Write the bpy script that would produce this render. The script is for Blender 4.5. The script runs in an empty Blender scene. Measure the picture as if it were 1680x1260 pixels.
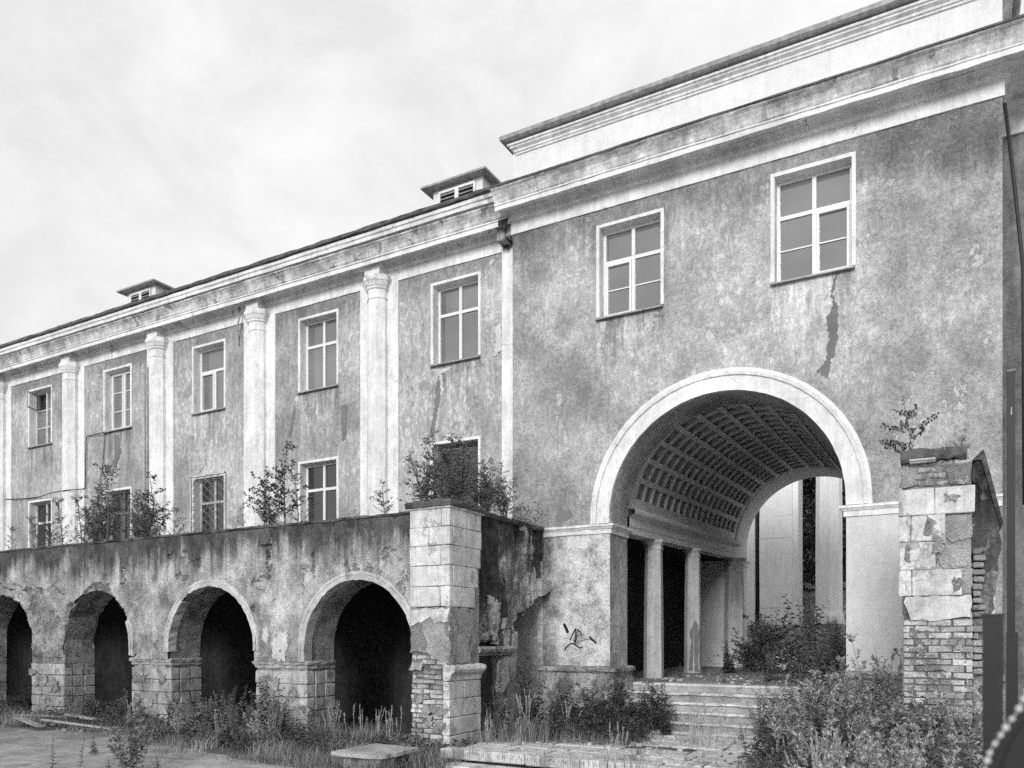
import bpy, bmesh, math, random
import numpy as np
from mathutils import Vector, Matrix
random.seed(7)
rng = np.random.default_rng(11)
R = math.radians
scene = bpy.context.scene
col = scene.collection

# ------------------------------------------------------------------ camera
cam_d = bpy.data.cameras.new('camera')
cam = bpy.data.objects.new('camera', cam_d)
col.objects.link(cam)
scene.camera = cam
cam.location = (0, 0, 0)
cam.rotation_euler = (R(90), 0, R(29.2))
cam_d.sensor_width = 36.0
cam_d.lens = 1297 / 1680 * 36.0
cam_d.shift_y = (1045 - 630) / 1680
cam_d.clip_start = 0.05
cam_d.clip_end = 2000
cam_d.dof.use_dof = True
cam_d.dof.focus_distance = 14.0
cam_d.dof.aperture_fstop = 2.2

# ------------------------------------------------------------------ sky and sun
SUN_EL, SUN_AZ = 18.0, -9.0         # azimuth: degrees left (minus: right) of straight in front of the facade
world = bpy.data.worlds.new('World')
scene.world = world
world.use_nodes = True
wt = world.node_tree
wt.nodes.clear()
wo = wt.nodes.new('ShaderNodeOutputWorld')
bg = wt.nodes.new('ShaderNodeBackground')
sky = wt.nodes.new('ShaderNodeTexSky')
sky.sky_type = 'NISHITA'
sky.sun_disc = False
sky.sun_elevation = R(SUN_EL)
sky.sun_rotation = R(180 + SUN_AZ)
sky.dust_density = 4.0
bw = wt.nodes.new('ShaderNodeRGBToBW')
wt.links.new(sky.outputs[0], bw.inputs[0])
tc = wt.nodes.new('ShaderNodeTexCoord')
mp = wt.nodes.new('ShaderNodeMapping')
mp.inputs['Scale'].default_value = (1.0, 1.0, 1.5)
wt.links.new(tc.outputs['Generated'], mp.inputs[0])
cn = wt.nodes.new('ShaderNodeTexNoise')
cn.inputs['Scale'].default_value = 5.0
cn.inputs['Detail'].default_value = 9
cn.inputs['Roughness'].default_value = 0.64
cn.inputs['Distortion'].default_value = 0.35
wt.links.new(mp.outputs[0], cn.inputs[0])
cr = wt.nodes.new('ShaderNodeMapRange')
cr.inputs['From Min'].default_value = 0.36
cr.inputs['From Max'].default_value = 0.66
cr.inputs['To Min'].default_value = 5.55
cr.inputs['To Max'].default_value = 6.9
wt.links.new(cn.outputs['Fac'], cr.inputs['Value'])
cm = wt.nodes.new('ShaderNodeMix')
cm.data_type = 'FLOAT'
cm.inputs['Factor'].default_value = 0.93      # the cloud deck covers nearly all of the clear sky
wt.links.new(bw.outputs[0], cm.inputs['A'])
wt.links.new(cr.outputs[0], cm.inputs['B'])
wt.links.new(cm.outputs[0], bg.inputs['Color'])
bg.inputs['Strength'].default_value = 0.10
wt.links.new(bg.outputs[0], wo.inputs['Surface'])

sun_d = bpy.data.lights.new('sun', 'SUN')
sun_d.energy = 1.5
sun_d.angle = R(18)
sun = bpy.data.objects.new('sun', sun_d)
col.objects.link(sun)
sdir = Vector((-math.sin(R(SUN_AZ)) * math.cos(R(SUN_EL)), -math.cos(R(SUN_AZ)) * math.cos(R(SUN_EL)), math.sin(R(SUN_EL))))
sun.rotation_euler = sdir.to_track_quat('Z', 'Y').to_euler()

scene.view_settings.view_transform = 'Standard'
scene.view_settings.look = 'None'
scene.view_settings.exposure = 0.62
scene.view_settings.gamma = 1.0
scene.cycles.use_denoising = False        # what grain is left stands in for the grain of the film
scene.cycles.use_adaptive_sampling = True
scene.cycles.adaptive_threshold = 0.03
scene.cycles.adaptive_min_samples = 20
scene.render.filter_size = 1.15
scene.cycles.max_bounces = 4
scene.cycles.diffuse_bounces = 3
scene.cycles.glossy_bounces = 3
scene.cycles.transmission_bounces = 3
scene.cycles.transparent_max_bounces = 4

# ------------------------------------------------------------------ materials (the photograph is black and white: all greys)
class NT:
    def __init__(s, name):
        s.m = bpy.data.materials.new(name)
        s.m.use_nodes = True
        s.t = s.m.node_tree
        s.b = s.t.nodes['Principled BSDF']
        g = s.t.nodes.new('ShaderNodeNewGeometry')
        s.geo = g
        s.pos = g.outputs['Position']
    def put(s, sock, v):
        if isinstance(v, (int, float)):
            sock.default_value = v
        elif isinstance(v, tuple):
            sock.default_value = v
        else:
            s.t.links.new(v, sock)
    def math(s, op, a, b=0.0, clamp=False):
        n = s.t.nodes.new('ShaderNodeMath'); n.operation = op; n.use_clamp = clamp
        s.put(n.inputs[0], a); s.put(n.inputs[1], b)
        return n.outputs[0]
    def scaled(s, v, sc, off=(0, 0, 0)):
        n = s.t.nodes.new('ShaderNodeMapping')
        s.put(n.inputs[0], v); n.inputs['Scale'].default_value = sc; n.inputs['Location'].default_value = off
        return n.outputs[0]
    def noise(s, scale, detail=3, rough=.55, vec=None, dist=0.0):
        n = s.t.nodes.new('ShaderNodeTexNoise')
        s.put(n.inputs['Vector'], vec if vec is not None else s.pos)
        n.inputs['Scale'].default_value = scale; n.inputs['Detail'].default_value = detail
        n.inputs['Roughness'].default_value = rough; n.inputs['Distortion'].default_value = dist
        return n.outputs['Fac']
    def mr(s, v, a, b, c=0.0, d=1.0, smooth=False):
        n = s.t.nodes.new('ShaderNodeMapRange'); n.clamp = True
        if smooth: n.interpolation_type = 'SMOOTHSTEP'
        s.put(n.inputs['Value'], v)
        for k, x in zip(('From Min', 'From Max', 'To Min', 'To Max'), (a, b, c, d)): n.inputs[k].default_value = x
        return n.outputs[0]
    def mix(s, f, a, b):
        n = s.t.nodes.new('ShaderNodeMix'); n.data_type = 'FLOAT'
        s.put(n.inputs['Factor'], f); s.put(n.inputs['A'], a); s.put(n.inputs['B'], b)
        return n.outputs['Result']
    def z(s):
        n = s.t.nodes.new('ShaderNodeSeparateXYZ'); s.put(n.inputs[0], s.pos); return n.outputs
    def crack(s, scale, width, seed=0.0):
        warp = s.t.nodes.new('ShaderNodeTexNoise'); warp.inputs['Scale'].default_value = scale * 1.7
        warp.inputs['Detail'].default_value = 4
        s.put(warp.inputs['Vector'], s.scaled(s.pos, (1, 1, 1), (seed, 0, 0)))
        vm = s.t.nodes.new('ShaderNodeVectorMath'); vm.operation = 'MULTIPLY_ADD'
        s.put(vm.inputs[0], warp.outputs['Color']); vm.inputs[1].default_value = (.55 / scale,) * 3; s.put(vm.inputs[2], s.pos)
        v = s.t.nodes.new('ShaderNodeTexVoronoi'); v.feature = 'DISTANCE_TO_EDGE'; v.inputs['Scale'].default_value = scale
        s.put(v.inputs['Vector'], vm.outputs[0])
        return s.mr(v.outputs['Distance'], 0, width, 1, 0)
    def finish(s, val, height=None, strength=.5, dist=.02, rough=.9, spec=.2):
        c = s.t.nodes.new('ShaderNodeCombineColor')
        for k in range(3): s.put(c.inputs[k], val)
        s.t.links.new(c.outputs[0], s.b.inputs['Base Color'])
        s.put(s.b.inputs['Roughness'], rough)
        s.b.inputs['Specular IOR Level'].default_value = spec
        if height is not None:
            bn = s.t.nodes.new('ShaderNodeBump'); bn.inputs['Strength'].default_value = strength
            bn.inputs['Distance'].default_value = dist
            s.put(bn.inputs['Height'], height); s.t.links.new(bn.outputs[0], s.b.inputs['Normal'])
        return s.m

def plaster(name, lo, hi, big=.5, streak=0.0, peel=0.0, peelv=.5, peelth=.6, peelsc=1.6, crack=0.0, cracksc=.8, stains=(), bump=.4, dist=.02,
            grain=1.0, splash=None, island=0.0, rough=.92, blot=0.0, fleck=0.0, mid=6.0, sills=()):
    """weathered render: mottling at three sizes, vertical rain streaks, flaked patches, cracks, dirt runs below a ledge"""
    n = NT(name)
    a = n.noise(big, 3, .62)
    b = n.noise(mid, 6, .78)
    g = n.noise(34, 3, .78)
    v = n.math('ADD', n.math('MULTIPLY', a, .36), n.math('ADD', n.math('MULTIPLY', b, .36), n.math('MULTIPLY', g, .28 * grain)))
    v = n.mr(v, .41, .59, lo, hi)
    h = n.math('ADD', n.math('MULTIPLY', g, .8), n.math('MULTIPLY', b, .8))
    if streak:
        st = n.noise(1.0, 5, .72, n.scaled(n.pos, (9, 9, .9)))
        v = n.math('MULTIPLY', v, n.mr(st, .36, .64, 1 - streak, 1 + streak))
    if fleck:                                  # worn paint: small upright flecks of the brighter undercoat
        fl = n.noise(1.0, 5, .82, n.scaled(n.pos, (9, 9, 5.0), (2, 2, 2)))
        fm = n.math('MULTIPLY', n.mr(fl, .53, .57), n.mr(a, .40, .58))
        v = n.mix(n.math('MULTIPLY', fm, fleck), v, hi * 1.25)
    if blot:
        bl = n.noise(1.7, 6, .74, n.scaled(n.pos, (1, 1, .8), (3, 1, 7)))
        v = n.math('MULTIPLY', v, n.mr(bl, .40, .62, 1 - blot, 1.12))
    if peel:
        p = n.noise(peelsc, 5, .66, n.scaled(n.pos, (1, 1, .75), (5, 2, 9)))
        m = n.mr(p, peelth, peelth + .012)
        v = n.mix(n.math('MULTIPLY', m, peel), v, n.math('MULTIPLY', n.mr(b, .3, .7, .75, 1.25), peelv))
        if bump >= .5: h = n.math('SUBTRACT', h, n.math('MULTIPLY', m, .9))
    if crack:
        c = n.crack(cracksc, .018)
        c = n.math('MULTIPLY', c, n.mr(n.noise(.8, 2, .5, n.scaled(n.pos, (1, 1, 1), (9, 9, 9))), .50, .58))
        v = n.math('MULTIPLY', v, n.math('SUBTRACT', 1.0, n.math('MULTIPLY', c, crack)))
    if stains:
        zz = n.z()[2]
        sn = n.noise(1.0, 4, .7, n.scaled(n.pos, (5.0, 5.0, .22)))
        sn2 = n.noise(1.0, 3, .65, n.scaled(n.pos, (1.1, 1.1, .5), (4, 4, 4)))
        for (ztop, length, dark) in stains:       # dirty water running down from a ledge
            dd = n.math('DIVIDE', n.math('SUBTRACT', ztop, zz), length)
            k = n.math('SUBTRACT', n.math('ADD', n.math('MULTIPLY', sn, 1.5), n.math('MULTIPLY', sn2, 1.1)), dd)
            k = n.mr(k, .60, 1.05)
            k = n.math('MULTIPLY', k, n.mr(dd, -.02, .0))
            v = n.mix(k, v, n.math('MULTIPLY', v, dark))
    if sills:                                   # rain runs under the window sills
        px, _, pz = n.z()
        rn = n.noise(1.0, 5, .7, n.scaled(n.pos, (6, 6, .6), (1, 1, 1)))
        tot = None
        for (x0, x1, zs, L) in sills:
            inx = n.math('MULTIPLY', n.mr(px, x0 - .12, x0 + .02), n.mr(px, x1 - .02, x1 + .12, 1, 0))
            dz = n.math('SUBTRACT', zs, pz)
            kz = n.math('MULTIPLY', n.mr(dz, -.02, .02), n.mr(dz, L * .25, L, 1, 0))
            q = n.math('MULTIPLY', inx, kz)
            tot = q if tot is None else n.math('MAXIMUM', tot, q)
        v = n.math('MULTIPLY', v, n.mix(tot, 1.0, n.mr(rn, .38, .64, .60, 1.30)))
    if splash:
        zz = n.z()[2]
        sp = n.math('ADD', zz, n.math('MULTIPLY', n.noise(2.2, 4, .65), splash[1]))
        v = n.math('MULTIPLY', v, n.mr(sp, splash[0], splash[0] + splash[1], splash[2], 1.0))
    if island:
        oi = n.t.nodes.new('ShaderNodeObjectInfo')
        v = n.math('MULTIPLY', v, n.mr(oi.outputs['Random'], 0, 1, 1 - island, 1 + island))
    return n.finish(v, h, bump, dist, rough)

def paint(name, v, rough=.5, var=.12, spec=.4, bump=.1):
    n = NT(name)
    a = n.noise(9, 4, .65)
    return n.finish(n.mr(a, .35, .65, v * (1 - var), v * (1 + var)), n.noise(60, 2), bump, .004, rough, spec)

def leafmat(name, lo, hi, trans=.35):
    n = NT(name)
    v = n.mr(n.geo.outputs['Random Per Island'], 0, 1, lo, hi)
    v = n.math('MULTIPLY', v, n.mr(n.noise(3, 2), .3, .7, .7, 1.25))
    n.finish(v, None, rough=.45, spec=.45)
    c = n.t.nodes.new('ShaderNodeCombineColor')
    for k in range(3): n.put(c.inputs[k], n.math('MULTIPLY', v, 1.3))
    tr = n.t.nodes.new('ShaderNodeBsdfTranslucent'); n.t.links.new(c.outputs[0], tr.inputs[0])
    mx = n.t.nodes.new('ShaderNodeMixShader'); mx.inputs[0].default_value = trans
    n.t.links.new(n.b.outputs[0], mx.inputs[1]); n.t.links.new(tr.outputs[0], mx.inputs[2])
    n.t.links.new(mx.outputs[0], n.t.nodes['Material Output'].inputs[0])
    return n.m

M = {}
M['pav'] = plaster('gate_render', .23, .62, big=.40, mid=13, streak=.04, peel=.55, peelv=.62, peelth=.625, peelsc=2.4, stains=((8.15, 1.3, .60),), bump=.9, dist=.018, blot=.30, fleck=.75, sills=((-5.95, -4.65, 6.09, 1.5), (-2.73, -1.40, 6.06, 1.7)))
M['wing'] = plaster('wing_render', .21, .50, big=.6, mid=12, sills=tuple((x - .62, x + .62, 5.98, 1.5) for x in (-9.42, -13.36, -17.2, -21.03, -24.86)), streak=.16, peel=.7, peelv=.24, peelth=.63, peelsc=1.4, stains=((8.06, .8, .70),), bump=.5, dist=.02, fleck=1.0)
M['white'] = plaster('white_trim', .62, .86, big=.8, mid=9, streak=.11, peel=.6, peelv=.38, peelth=.67, peelsc=3, bump=.4, dist=.012, blot=.12, crack=.35, cracksc=2.2)
M['cornice'] = plaster('cornice_trim', .64, .88, big=.7, streak=.10, peel=.7, peelv=.28, peelth=.64, peelsc=2.2, bump=.35, dist=.015, blot=.15)
M['cyma'] = plaster('cornice_grimy', .44, .80, big=.8, streak=.20, peel=.75, peelv=.15, peelth=.60, peelsc=2.6, bump=.4, dist=.02, blot=.45)
M['attic'] = plaster('attic_render', .64, .80, big=.7, streak=.05, splash=(8.72, .35, .55), bump=.2, dist=.01)
M['terrace'] = plaster('terrace_render', .30, .88, big=.9, streak=.12, crack=.5, cracksc=2.6, peel=.7, peelv=.22, peelth=.61, peelsc=1.5, stains=((2.14, 1.2, .22),), bump=1.0, dist=.06, blot=.45)
M['rough'] = plaster('broken_masonry', .26, .84, big=1.6, crack=.6, cracksc=4.5, peel=.6, peelv=.18, peelth=.58, peelsc=2.8, bump=1.0, dist=.09, blot=.35, splash=(-1.9, .9, .5))
M['dim'] = plaster('shade_dark_render', .012, .05, big=.8, streak=.3, peel=.5, peelv=.05, peelth=.57, bump=.4, dist=.03)  # near-black colour stands in for the dark of unlit spaces
M['soot'] = plaster('soot_black_render', .015, .07, big=1.5, streak=.4, bump=.6, dist=.03)
M['stub'] = plaster('soaked_render', .07, .56, big=1.1, streak=.5, crack=.5, cracksc=3.2, peel=.8, peelv=.07, peelth=.52, peelsc=1.2, stains=((2.15, 1.2, .25),), bump=.9, dist=.06, blot=.55)
M['block'] = plaster('stone_facing', .38, .72, big=1.5, mid=8, streak=.14, crack=.5, cracksc=4.0, peel=.65, peelv=.26, peelth=.60, peelsc=3, bump=.5, dist=.02, island=.06)
M['pierblock'] = plaster('pier_stone', .24, .60, big=1.4, streak=.15, crack=.4, cracksc=4, peel=.6, peelv=.18, peelth=.6, peelsc=3, bump=.8, dist=.03, island=.12, splash=(-1.9, .8, .5))
M['brick'] = plaster('pale_brick', .34, .76, big=2.5, peel=.7, peelv=.22, peelth=.57, peelsc=5, bump=1.0, dist=.03, island=.28, blot=.3)
M['mortar'] = plaster('mortar', .07, .20, big=3, bump=.4, dist=.04)
M['core'] = plaster('pier_core', .34, .64, big=1.8, crack=.6, cracksc=4.2, peel=.8, peelv=.26, peelth=.57, peelsc=2.6, bump=1.0, dist=.07, blot=.30)
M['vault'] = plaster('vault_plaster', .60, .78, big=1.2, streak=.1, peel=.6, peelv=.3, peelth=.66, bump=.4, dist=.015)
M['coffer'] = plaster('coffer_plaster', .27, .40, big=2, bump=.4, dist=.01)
M['col'] = plaster('column_plaster', .38, .58, big=1.1, streak=.14, peel=.6, peelv=.3, peelth=.64, peelsc=2.2, bump=.4, dist=.02)
M['stone'] = plaster('step_stone', .20, .48, big=1.2, crack=.5, cracksc=3.0, peel=.5, peelv=.24, peelth=.6, peelsc=3, bump=.7, dist=.02, island=.08)
M['rim'] = plaster('archivolt_render', .40, .70, big=1.2, peel=.7, peelv=.25, peelth=.62, peelsc=3, bump=.6, dist=.03, blot=.2)
M['paving'] = plaster('paving_stone', .40, .74, big=1.2, crack=.6, cracksc=3.0, peel=.6, peelv=.22, peelth=.58, peelsc=3, bump=.7, dist=.02, island=.10)
M['fresh'] = plaster('smooth_render', .52, .68, big=.8, streak=.04, bump=.5, dist=.008)
M['coping'] = plaster('coping', .04, .16, big=1.5, bump=.8, dist=.03)
M['ground'] = plaster('asphalt_yard', .24, .46, big=.45, crack=.4, cracksc=.9, peel=.7, peelv=.18, peelth=.58, peelsc=.7, bump=.5, dist=.02, blot=.25)
M['soil'] = plaster('soil', .06, .18, big=1.5, bump=.8, dist=.06)
M['metal'] = paint('dark_roof_metal', .10, .5, .4)
M['zinc'] = paint('zinc_sheet', .30, .45, .3)
M['pvc'] = paint('white_window_frame', .74, .35, .05)
M['wood'] = plaster('old_window_wood', .40, .62, big=3, streak=.3, bump=.4, dist=.01)
M['darkwood'] = plaster('dark_window_wood', .08, .2, big=3, streak=.3, bump=.4, dist=.01)
M['black'] = paint('black_paint', .012, .5, .3, .3)
M['cable'] = paint('black_cable', .03, .6, .2)
M['pipe'] = paint('grey_pipe', .38, .5, .2)
M['grille'] = paint('grille_iron', .22, .6, .4)
M['court'] = plaster('courtyard_render', .70, .84, big=.4, streak=.08, bump=.3, dist=.02)
M['board'] = plaster('grey_board', .22, .46, big=3, streak=.2, bump=.6, dist=.01, island=.2)
M['stem'] = paint('plant_stem', .12, .7, .3)
M['drystem'] = paint('dry_stalk', .52, .7, .25)
M['bark'] = plaster('bark', .05, .14, big=4, streak=.4, bump=1, dist=.04)
M['leaf'] = leafmat('leaf_mid', .07, .36)
M['leafd'] = leafmat('leaf_dark', .035, .17)
M['leafl'] = leafmat('leaf_pale', .12, .52)
M['leafb'] = leafmat('leaf_broad', .10, .26)
M['grass'] = leafmat('grass_blade', .10, .44)
M['dry'] = leafmat('dry_grass', .34, .66)
M['farleaf'] = leafmat('tree_leaf', .03, .17)
M['silver'] = leafmat('silver_leaf', .16, .70, .3)
M['bead'] = paint('pearl_bead', .55, .25, .03, .6)

def glass(name, v, ior):
    n = NT(name)
    dv = n.mr(n.noise(.8, 3), .3, .7, v * .7, v * 1.3)
    n.finish(dv, n.noise(1.4, 2), .05, .02, .06, .5)
    n.b.inputs['IOR'].default_value = ior
    n.b.inputs['Roughness'].default_value = .03
    n.b.inputs['Specular IOR Level'].default_value = .5
    return n.m
M['glass'] = glass('window_glass', .16, 2.1)
M['glassdark'] = glass('dark_window_glass', .025, 1.8)
M['inside'] = paint('unlit_room', .05, .9, .3, .1)

# ------------------------------------------------------------------ mesh helpers
def tag(o, label=None, cat=None, group=None, kind=None):
    for k, v in (('label', label), ('category', cat), ('group', group), ('kind', kind)):
        if v: o[k] = v
    return o

def empty(name, loc, label=None, cat=None, group=None, kind=None):
    o = bpy.data.objects.new(name, None)
    o.empty_display_size = .2
    o.location = loc
    col.objects.link(o)
    return tag(o, label, cat, group, kind)

def world_loc(o):
    v = Vector((0, 0, 0))
    while o is not None:
        v = v + o.location
        o = o.parent
    return v

def link(name, me, mat=None, parent=None, loc=(0, 0, 0), rot=(0, 0, 0), scale=(1, 1, 1)):
    """loc is a world position; parents are only ever translated"""
    if mat is not None and not me.materials: me.materials.append(mat)
    o = bpy.data.objects.new(name, me)
    col.objects.link(o)
    l = Vector(loc)
    if parent is not None:
        o.parent = parent
        l = l - world_loc(parent)
    o.location = l
    o.rotation_euler = rot
    o.scale = scale
    return o

def mesh(name, verts, faces, smooth=False):
    me = bpy.data.meshes.new(name)
    me.from_pydata([tuple(v) for v in verts], [], [tuple(f) for f in faces])
    if smooth:
        me.polygons.foreach_set('use_smooth', [True] * len(me.polygons))
    me.update()
    return me

class MB:
    def __init__(s): s.v = []; s.f = []
    def add(s, vs, fs):
        k = len(s.v); s.v += [tuple(v) for v in vs]; s.f += [tuple(i + k for i in f) for f in fs]; return s
    def box(s, x0, x1, y0, y1, z0, z1, j=0.0):
        vs = [(x, y, z) for z in (z0, z1) for y in (y0, y1) for x in (x0, x1)]
        if j: vs = [tuple(c + random.uniform(-j, j) for c in v) for v in vs]
        return s.add(vs, [(0, 2, 3, 1), (4, 5, 7, 6), (0, 1, 5, 4), (2, 6, 7, 3), (0, 4, 6, 2), (1, 3, 7, 5)])
    def ring(s, prof, n=8, rot=0.0, c=(0, 0), cap=True, a0=0, a1=2 * math.pi):
        """lathe; prof = [(r, z)...]"""
        full = abs(a1 - a0 - 2 * math.pi) < 1e-6
        m = n if full else n + 1
        vs = []
        for (r, z) in prof:
            for i in range(m):
                a = rot + a0 + (a1 - a0) * i / n
                vs.append((c[0] + r * math.cos(a), c[1] + r * math.sin(a), z))
        fs = []
        for p in range(len(prof) - 1):
            for i in range(n):
                i2 = (i + 1) % m
                fs.append((p * m + i, p * m + i2, (p + 1) * m + i2, (p + 1) * m + i))
        if cap and full:
            fs.append(tuple(range(m - 1, -1, -1))); fs.append(tuple((len(prof) - 1) * m + i for i in range(m)))
        return s.add(vs, fs)
    def tube(s, pts, r, n=6):
        pts = [Vector(p) for p in pts]
        vs, fs = [], []
        for i, p in enumerate(pts):
            d = (pts[min(i + 1, len(pts) - 1)] - pts[max(i - 1, 0)]).normalized()
            u = d.orthogonal().normalized() if i == 0 else (u - d * u.dot(d)).normalized()
            w = d.cross(u)
            rr = r[i] if isinstance(r, (list, tuple)) else r
            for k in range(n):
                a = 2 * math.pi * k / n
                vs.append(p + u * (rr * math.cos(a)) + w * (rr * math.sin(a)))
        for i in range(len(pts) - 1):
            for k in range(n):
                fs.append((i * n + k, i * n + (k + 1) % n, (i + 1) * n + (k + 1) % n, (i + 1) * n + k))
        fs.append(tuple(range(n - 1, -1, -1))); fs.append(tuple((len(pts) - 1) * n + k for k in range(n)))
        return s.add(vs, fs)
    def build(s, name, mat, parent=None, smooth=False):
        return link(name, mesh(name, s.v, s.f, smooth), mat, parent, loc=(0, 0, 0)) if parent is None else link_world(name, mesh(name, s.v, s.f, smooth), mat, parent)

def link_world(name, me, mat, parent):
    """mesh made in world coordinates, hung under a translated parent"""
    return link(name, me, mat, parent, loc=(0, 0, 0))

def block(name, mat, parent, x0, x1, y0, y1, z0, z1, bev=.012, j=.004):
    """one stone or brick: a bevelled, slightly uneven box with its own edges"""
    bm = bmesh.new()
    c = ((x0 + x1) / 2, (y0 + y1) / 2, (z0 + z1) / 2)
    h = ((x1 - x0) / 2, (y1 - y0) / 2, (z1 - z0) / 2)
    vs = [bm.verts.new((sx * h[0] + random.uniform(-j, j), sy * h[1] + random.uniform(-j, j), sz * h[2] + random.uniform(-j, j)))
          for sz in (-1, 1) for sy in (-1, 1) for sx in (-1, 1)]
    for f in [(0, 2, 3, 1), (4, 5, 7, 6), (0, 1, 5, 4), (2, 6, 7, 3), (0, 4, 6, 2), (1, 3, 7, 5)]:
        bm.faces.new([vs[i] for i in f])
    bmesh.ops.bevel(bm, geom=bm.edges[:], offset=bev, segments=1, affect='EDGES', clamp_overlap=True)
    me = bpy.data.meshes.new(name); bm.to_mesh(me); bm.free()
    return link(name, me, mat, parent, loc=c)

def prism(outline, holes, depth, plane='XZ', at=0.0):
    """filled 2-D outline with holes, extruded; 'XZ': front face at y=at, going back by depth; 'YZ': front face at x=at going to -x; 'XY': top at z=at going down"""
    cu = bpy.data.curves.new('tmp', 'CURVE')
    cu.dimensions = '2D'; cu.fill_mode = 'BOTH'; cu.extrude = depth / 2
    for poly in [outline] + list(holes):
        sp = cu.splines.new('POLY'); sp.points.add(len(poly) - 1); sp.use_cyclic_u = True
        for p, q in zip(sp.points, poly): p.co = (q[0], q[1], 0, 1)
    ob = bpy.data.objects.new('tmp', cu); col.objects.link(ob)
    dg = bpy.context.evaluated_depsgraph_get()
    me = bpy.data.meshes.new_from_object(ob.evaluated_get(dg))
    bpy.data.objects.remove(ob); bpy.data.curves.remove(cu)
    n = len(me.vertices); co = np.empty(n * 3, 'f'); me.vertices.foreach_get('co', co); co = co.reshape(-1, 3)
    out = np.empty_like(co)
    if plane == 'XZ':
        out[:, 0] = co[:, 0]; out[:, 2] = co[:, 1]; out[:, 1] = at + depth / 2 - co[:, 2]
    elif plane == 'YZ':
        out[:, 1] = co[:, 0]; out[:, 2] = co[:, 1]; out[:, 0] = at - depth / 2 + co[:, 2]
    else:
        out[:, 0] = co[:, 0]; out[:, 1] = co[:, 1]; out[:, 2] = at - depth / 2 + co[:, 2]
    me.vertices.foreach_set('co', out.ravel().astype('f'))
    me.update()
    bm = bmesh.new(); bm.from_mesh(me)
    bmesh.ops.remove_doubles(bm, verts=bm.verts[:], dist=1e-5)
    bmesh.ops.recalc_face_normals(bm, faces=bm.faces[:])
    bm.to_mesh(me); bm.free()
    me.materials.clear()
    me.polygons.foreach_set('use_smooth', [False] * len(me.polygons))
    return me

def rect(x0, x1, z0, z1): return [(x0, z0), (x1, z0), (x1, z1), (x0, z1)]

def ragged(pts, step=.06, amp=.03, seed=1, closed=True):
    """break the straight edges of an outline"""
    r = random.Random(seed); out = []
    n = len(pts)
    for i in range(n if closed else n - 1):
        a, b = pts[i], pts[(i + 1) % n]
        L = math.hypot(b[0] - a[0], b[1] - a[1]); k = max(1, int(L / step))
        for t in range(k):
            u = t / k
            out.append((a[0] + (b[0] - a[0]) * u + r.uniform(-amp, amp), a[1] + (b[1] - a[1]) * u + r.uniform(-amp, amp)))
    if not closed: out.append(pts[-1])
    return out

def moulding(path, prof, step=.35, wob=.004, seed=3):
    """sweep a profile [(out, z)...] along a ground path with mitred corners; wobble keeps old edges from being ruler straight"""
    r = random.Random(seed)
    P = [Vector(p) for p in path]
    dirs = [(P[i + 1] - P[i]).normalized() for i in range(len(P) - 1)]
    nor = [Vector((d.y, -d.x)) for d in dirs]
    stations = []
    for i in range(len(P) - 1):
        L = (P[i + 1] - P[i]).length; k = max(1, int(L / step))
        for t in range(k + 1):
            if t == k and i < len(P) - 2: continue
            if t == 0 and i > 0:
                m = (nor[i - 1] + nor[i]).normalized(); m = m / m.dot(nor[i])
            else: m = nor[i]
            stations.append((P[i] + dirs[i] * (L * t / k), m))
    np_ = len(prof); vs = []
    for (p, m) in stations:
        for (o, z) in prof:
            q = p + m * (o + r.uniform(-wob, wob))
            vs.append((q.x, q.y, z + r.uniform(-wob, wob)))
    fs = []
    for i in range(len(stations) - 1):
        for k in range(np_ - 1):
            fs.append((i * np_ + k, (i + 1) * np_ + k, (i + 1) * np_ + k + 1, i * np_ + k + 1))
    fs.append(tuple(range(np_))); fs.append(tuple((len(stations) - 1) * np_ + k for k in range(np_ - 1, -1, -1)))
    return mesh('moulding', vs, fs)

def arc_moulding(cx, cz, prof, y, a0=0.0, a1=math.pi, n=48, leg=0.0, wob=0.0, seed=5):
    """archivolt: profile [(radius, out)...] swept round an arch on the plane y, with straight legs below the springing"""
    r = random.Random(seed); st = []
    if leg: st.append((1, 0, -leg))
    for i in range(n + 1):
        a = a0 + (a1 - a0) * i / n; st.append((math.cos(a), math.sin(a), 0))
    if leg: st.append((-1, 0, -leg))
    m = len(prof); vs = []
    for (c, s_, dz) in st:
        for (rr, o) in prof:
            q = rr + r.uniform(-wob, wob)
            vs.append((cx + q * c, y - o + r.uniform(-wob, wob) * .5, cz + q * s_ + dz))
    fs = []
    for i in range(len(st) - 1):
        for k in range(m - 1):
            fs.append((i * m + k, i * m + k + 1, (i + 1) * m + k + 1, (i + 1) * m + k))
    fs.append(tuple(range(m - 1, -1, -1))); fs.append(tuple((len(st) - 1) * m + k for k in range(m)))
    return mesh('archivolt', vs, fs)

def arch_pts(cx, hw, cz, zb, n=40):
    """outline of an arched opening, from lower left up and over to lower right"""
    return [(cx - hw, zb)] + [(cx - hw * math.cos(math.pi * i / n), cz + hw * math.sin(math.pi * i / n)) for i in range(n + 1)] + [(cx + hw, zb)]
# ------------------------------------------------------------------ the ground
GZ = -1.88      # yard level (the camera stands at z = 0)
gm = bmesh.new()
bmesh.ops.create_grid(gm, x_segments=2, y_segments=2, size=400)
me = bpy.data.meshes.new('ground'); gm.to_mesh(me); gm.free()
tag(link('ground', me, M['ground'], loc=(0, 0, GZ)), kind='structure')
# bare soil along the foot of the arcade and round the platform
soil_out = ragged([(-34, 10.05), (-16.5, 9.3), (-13.2, 9.75), (-11.2, 9.0), (-9.2, 8.5), (-7.6, 8.35), (-6.6, 8.6), (-6.6, 14.6), (-34, 14.6)], .25, .09, 4)
tag(link('soil_bed', prism(soil_out, [], .06, 'XY', GZ + .025), M['soil']), kind='structure')

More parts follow.
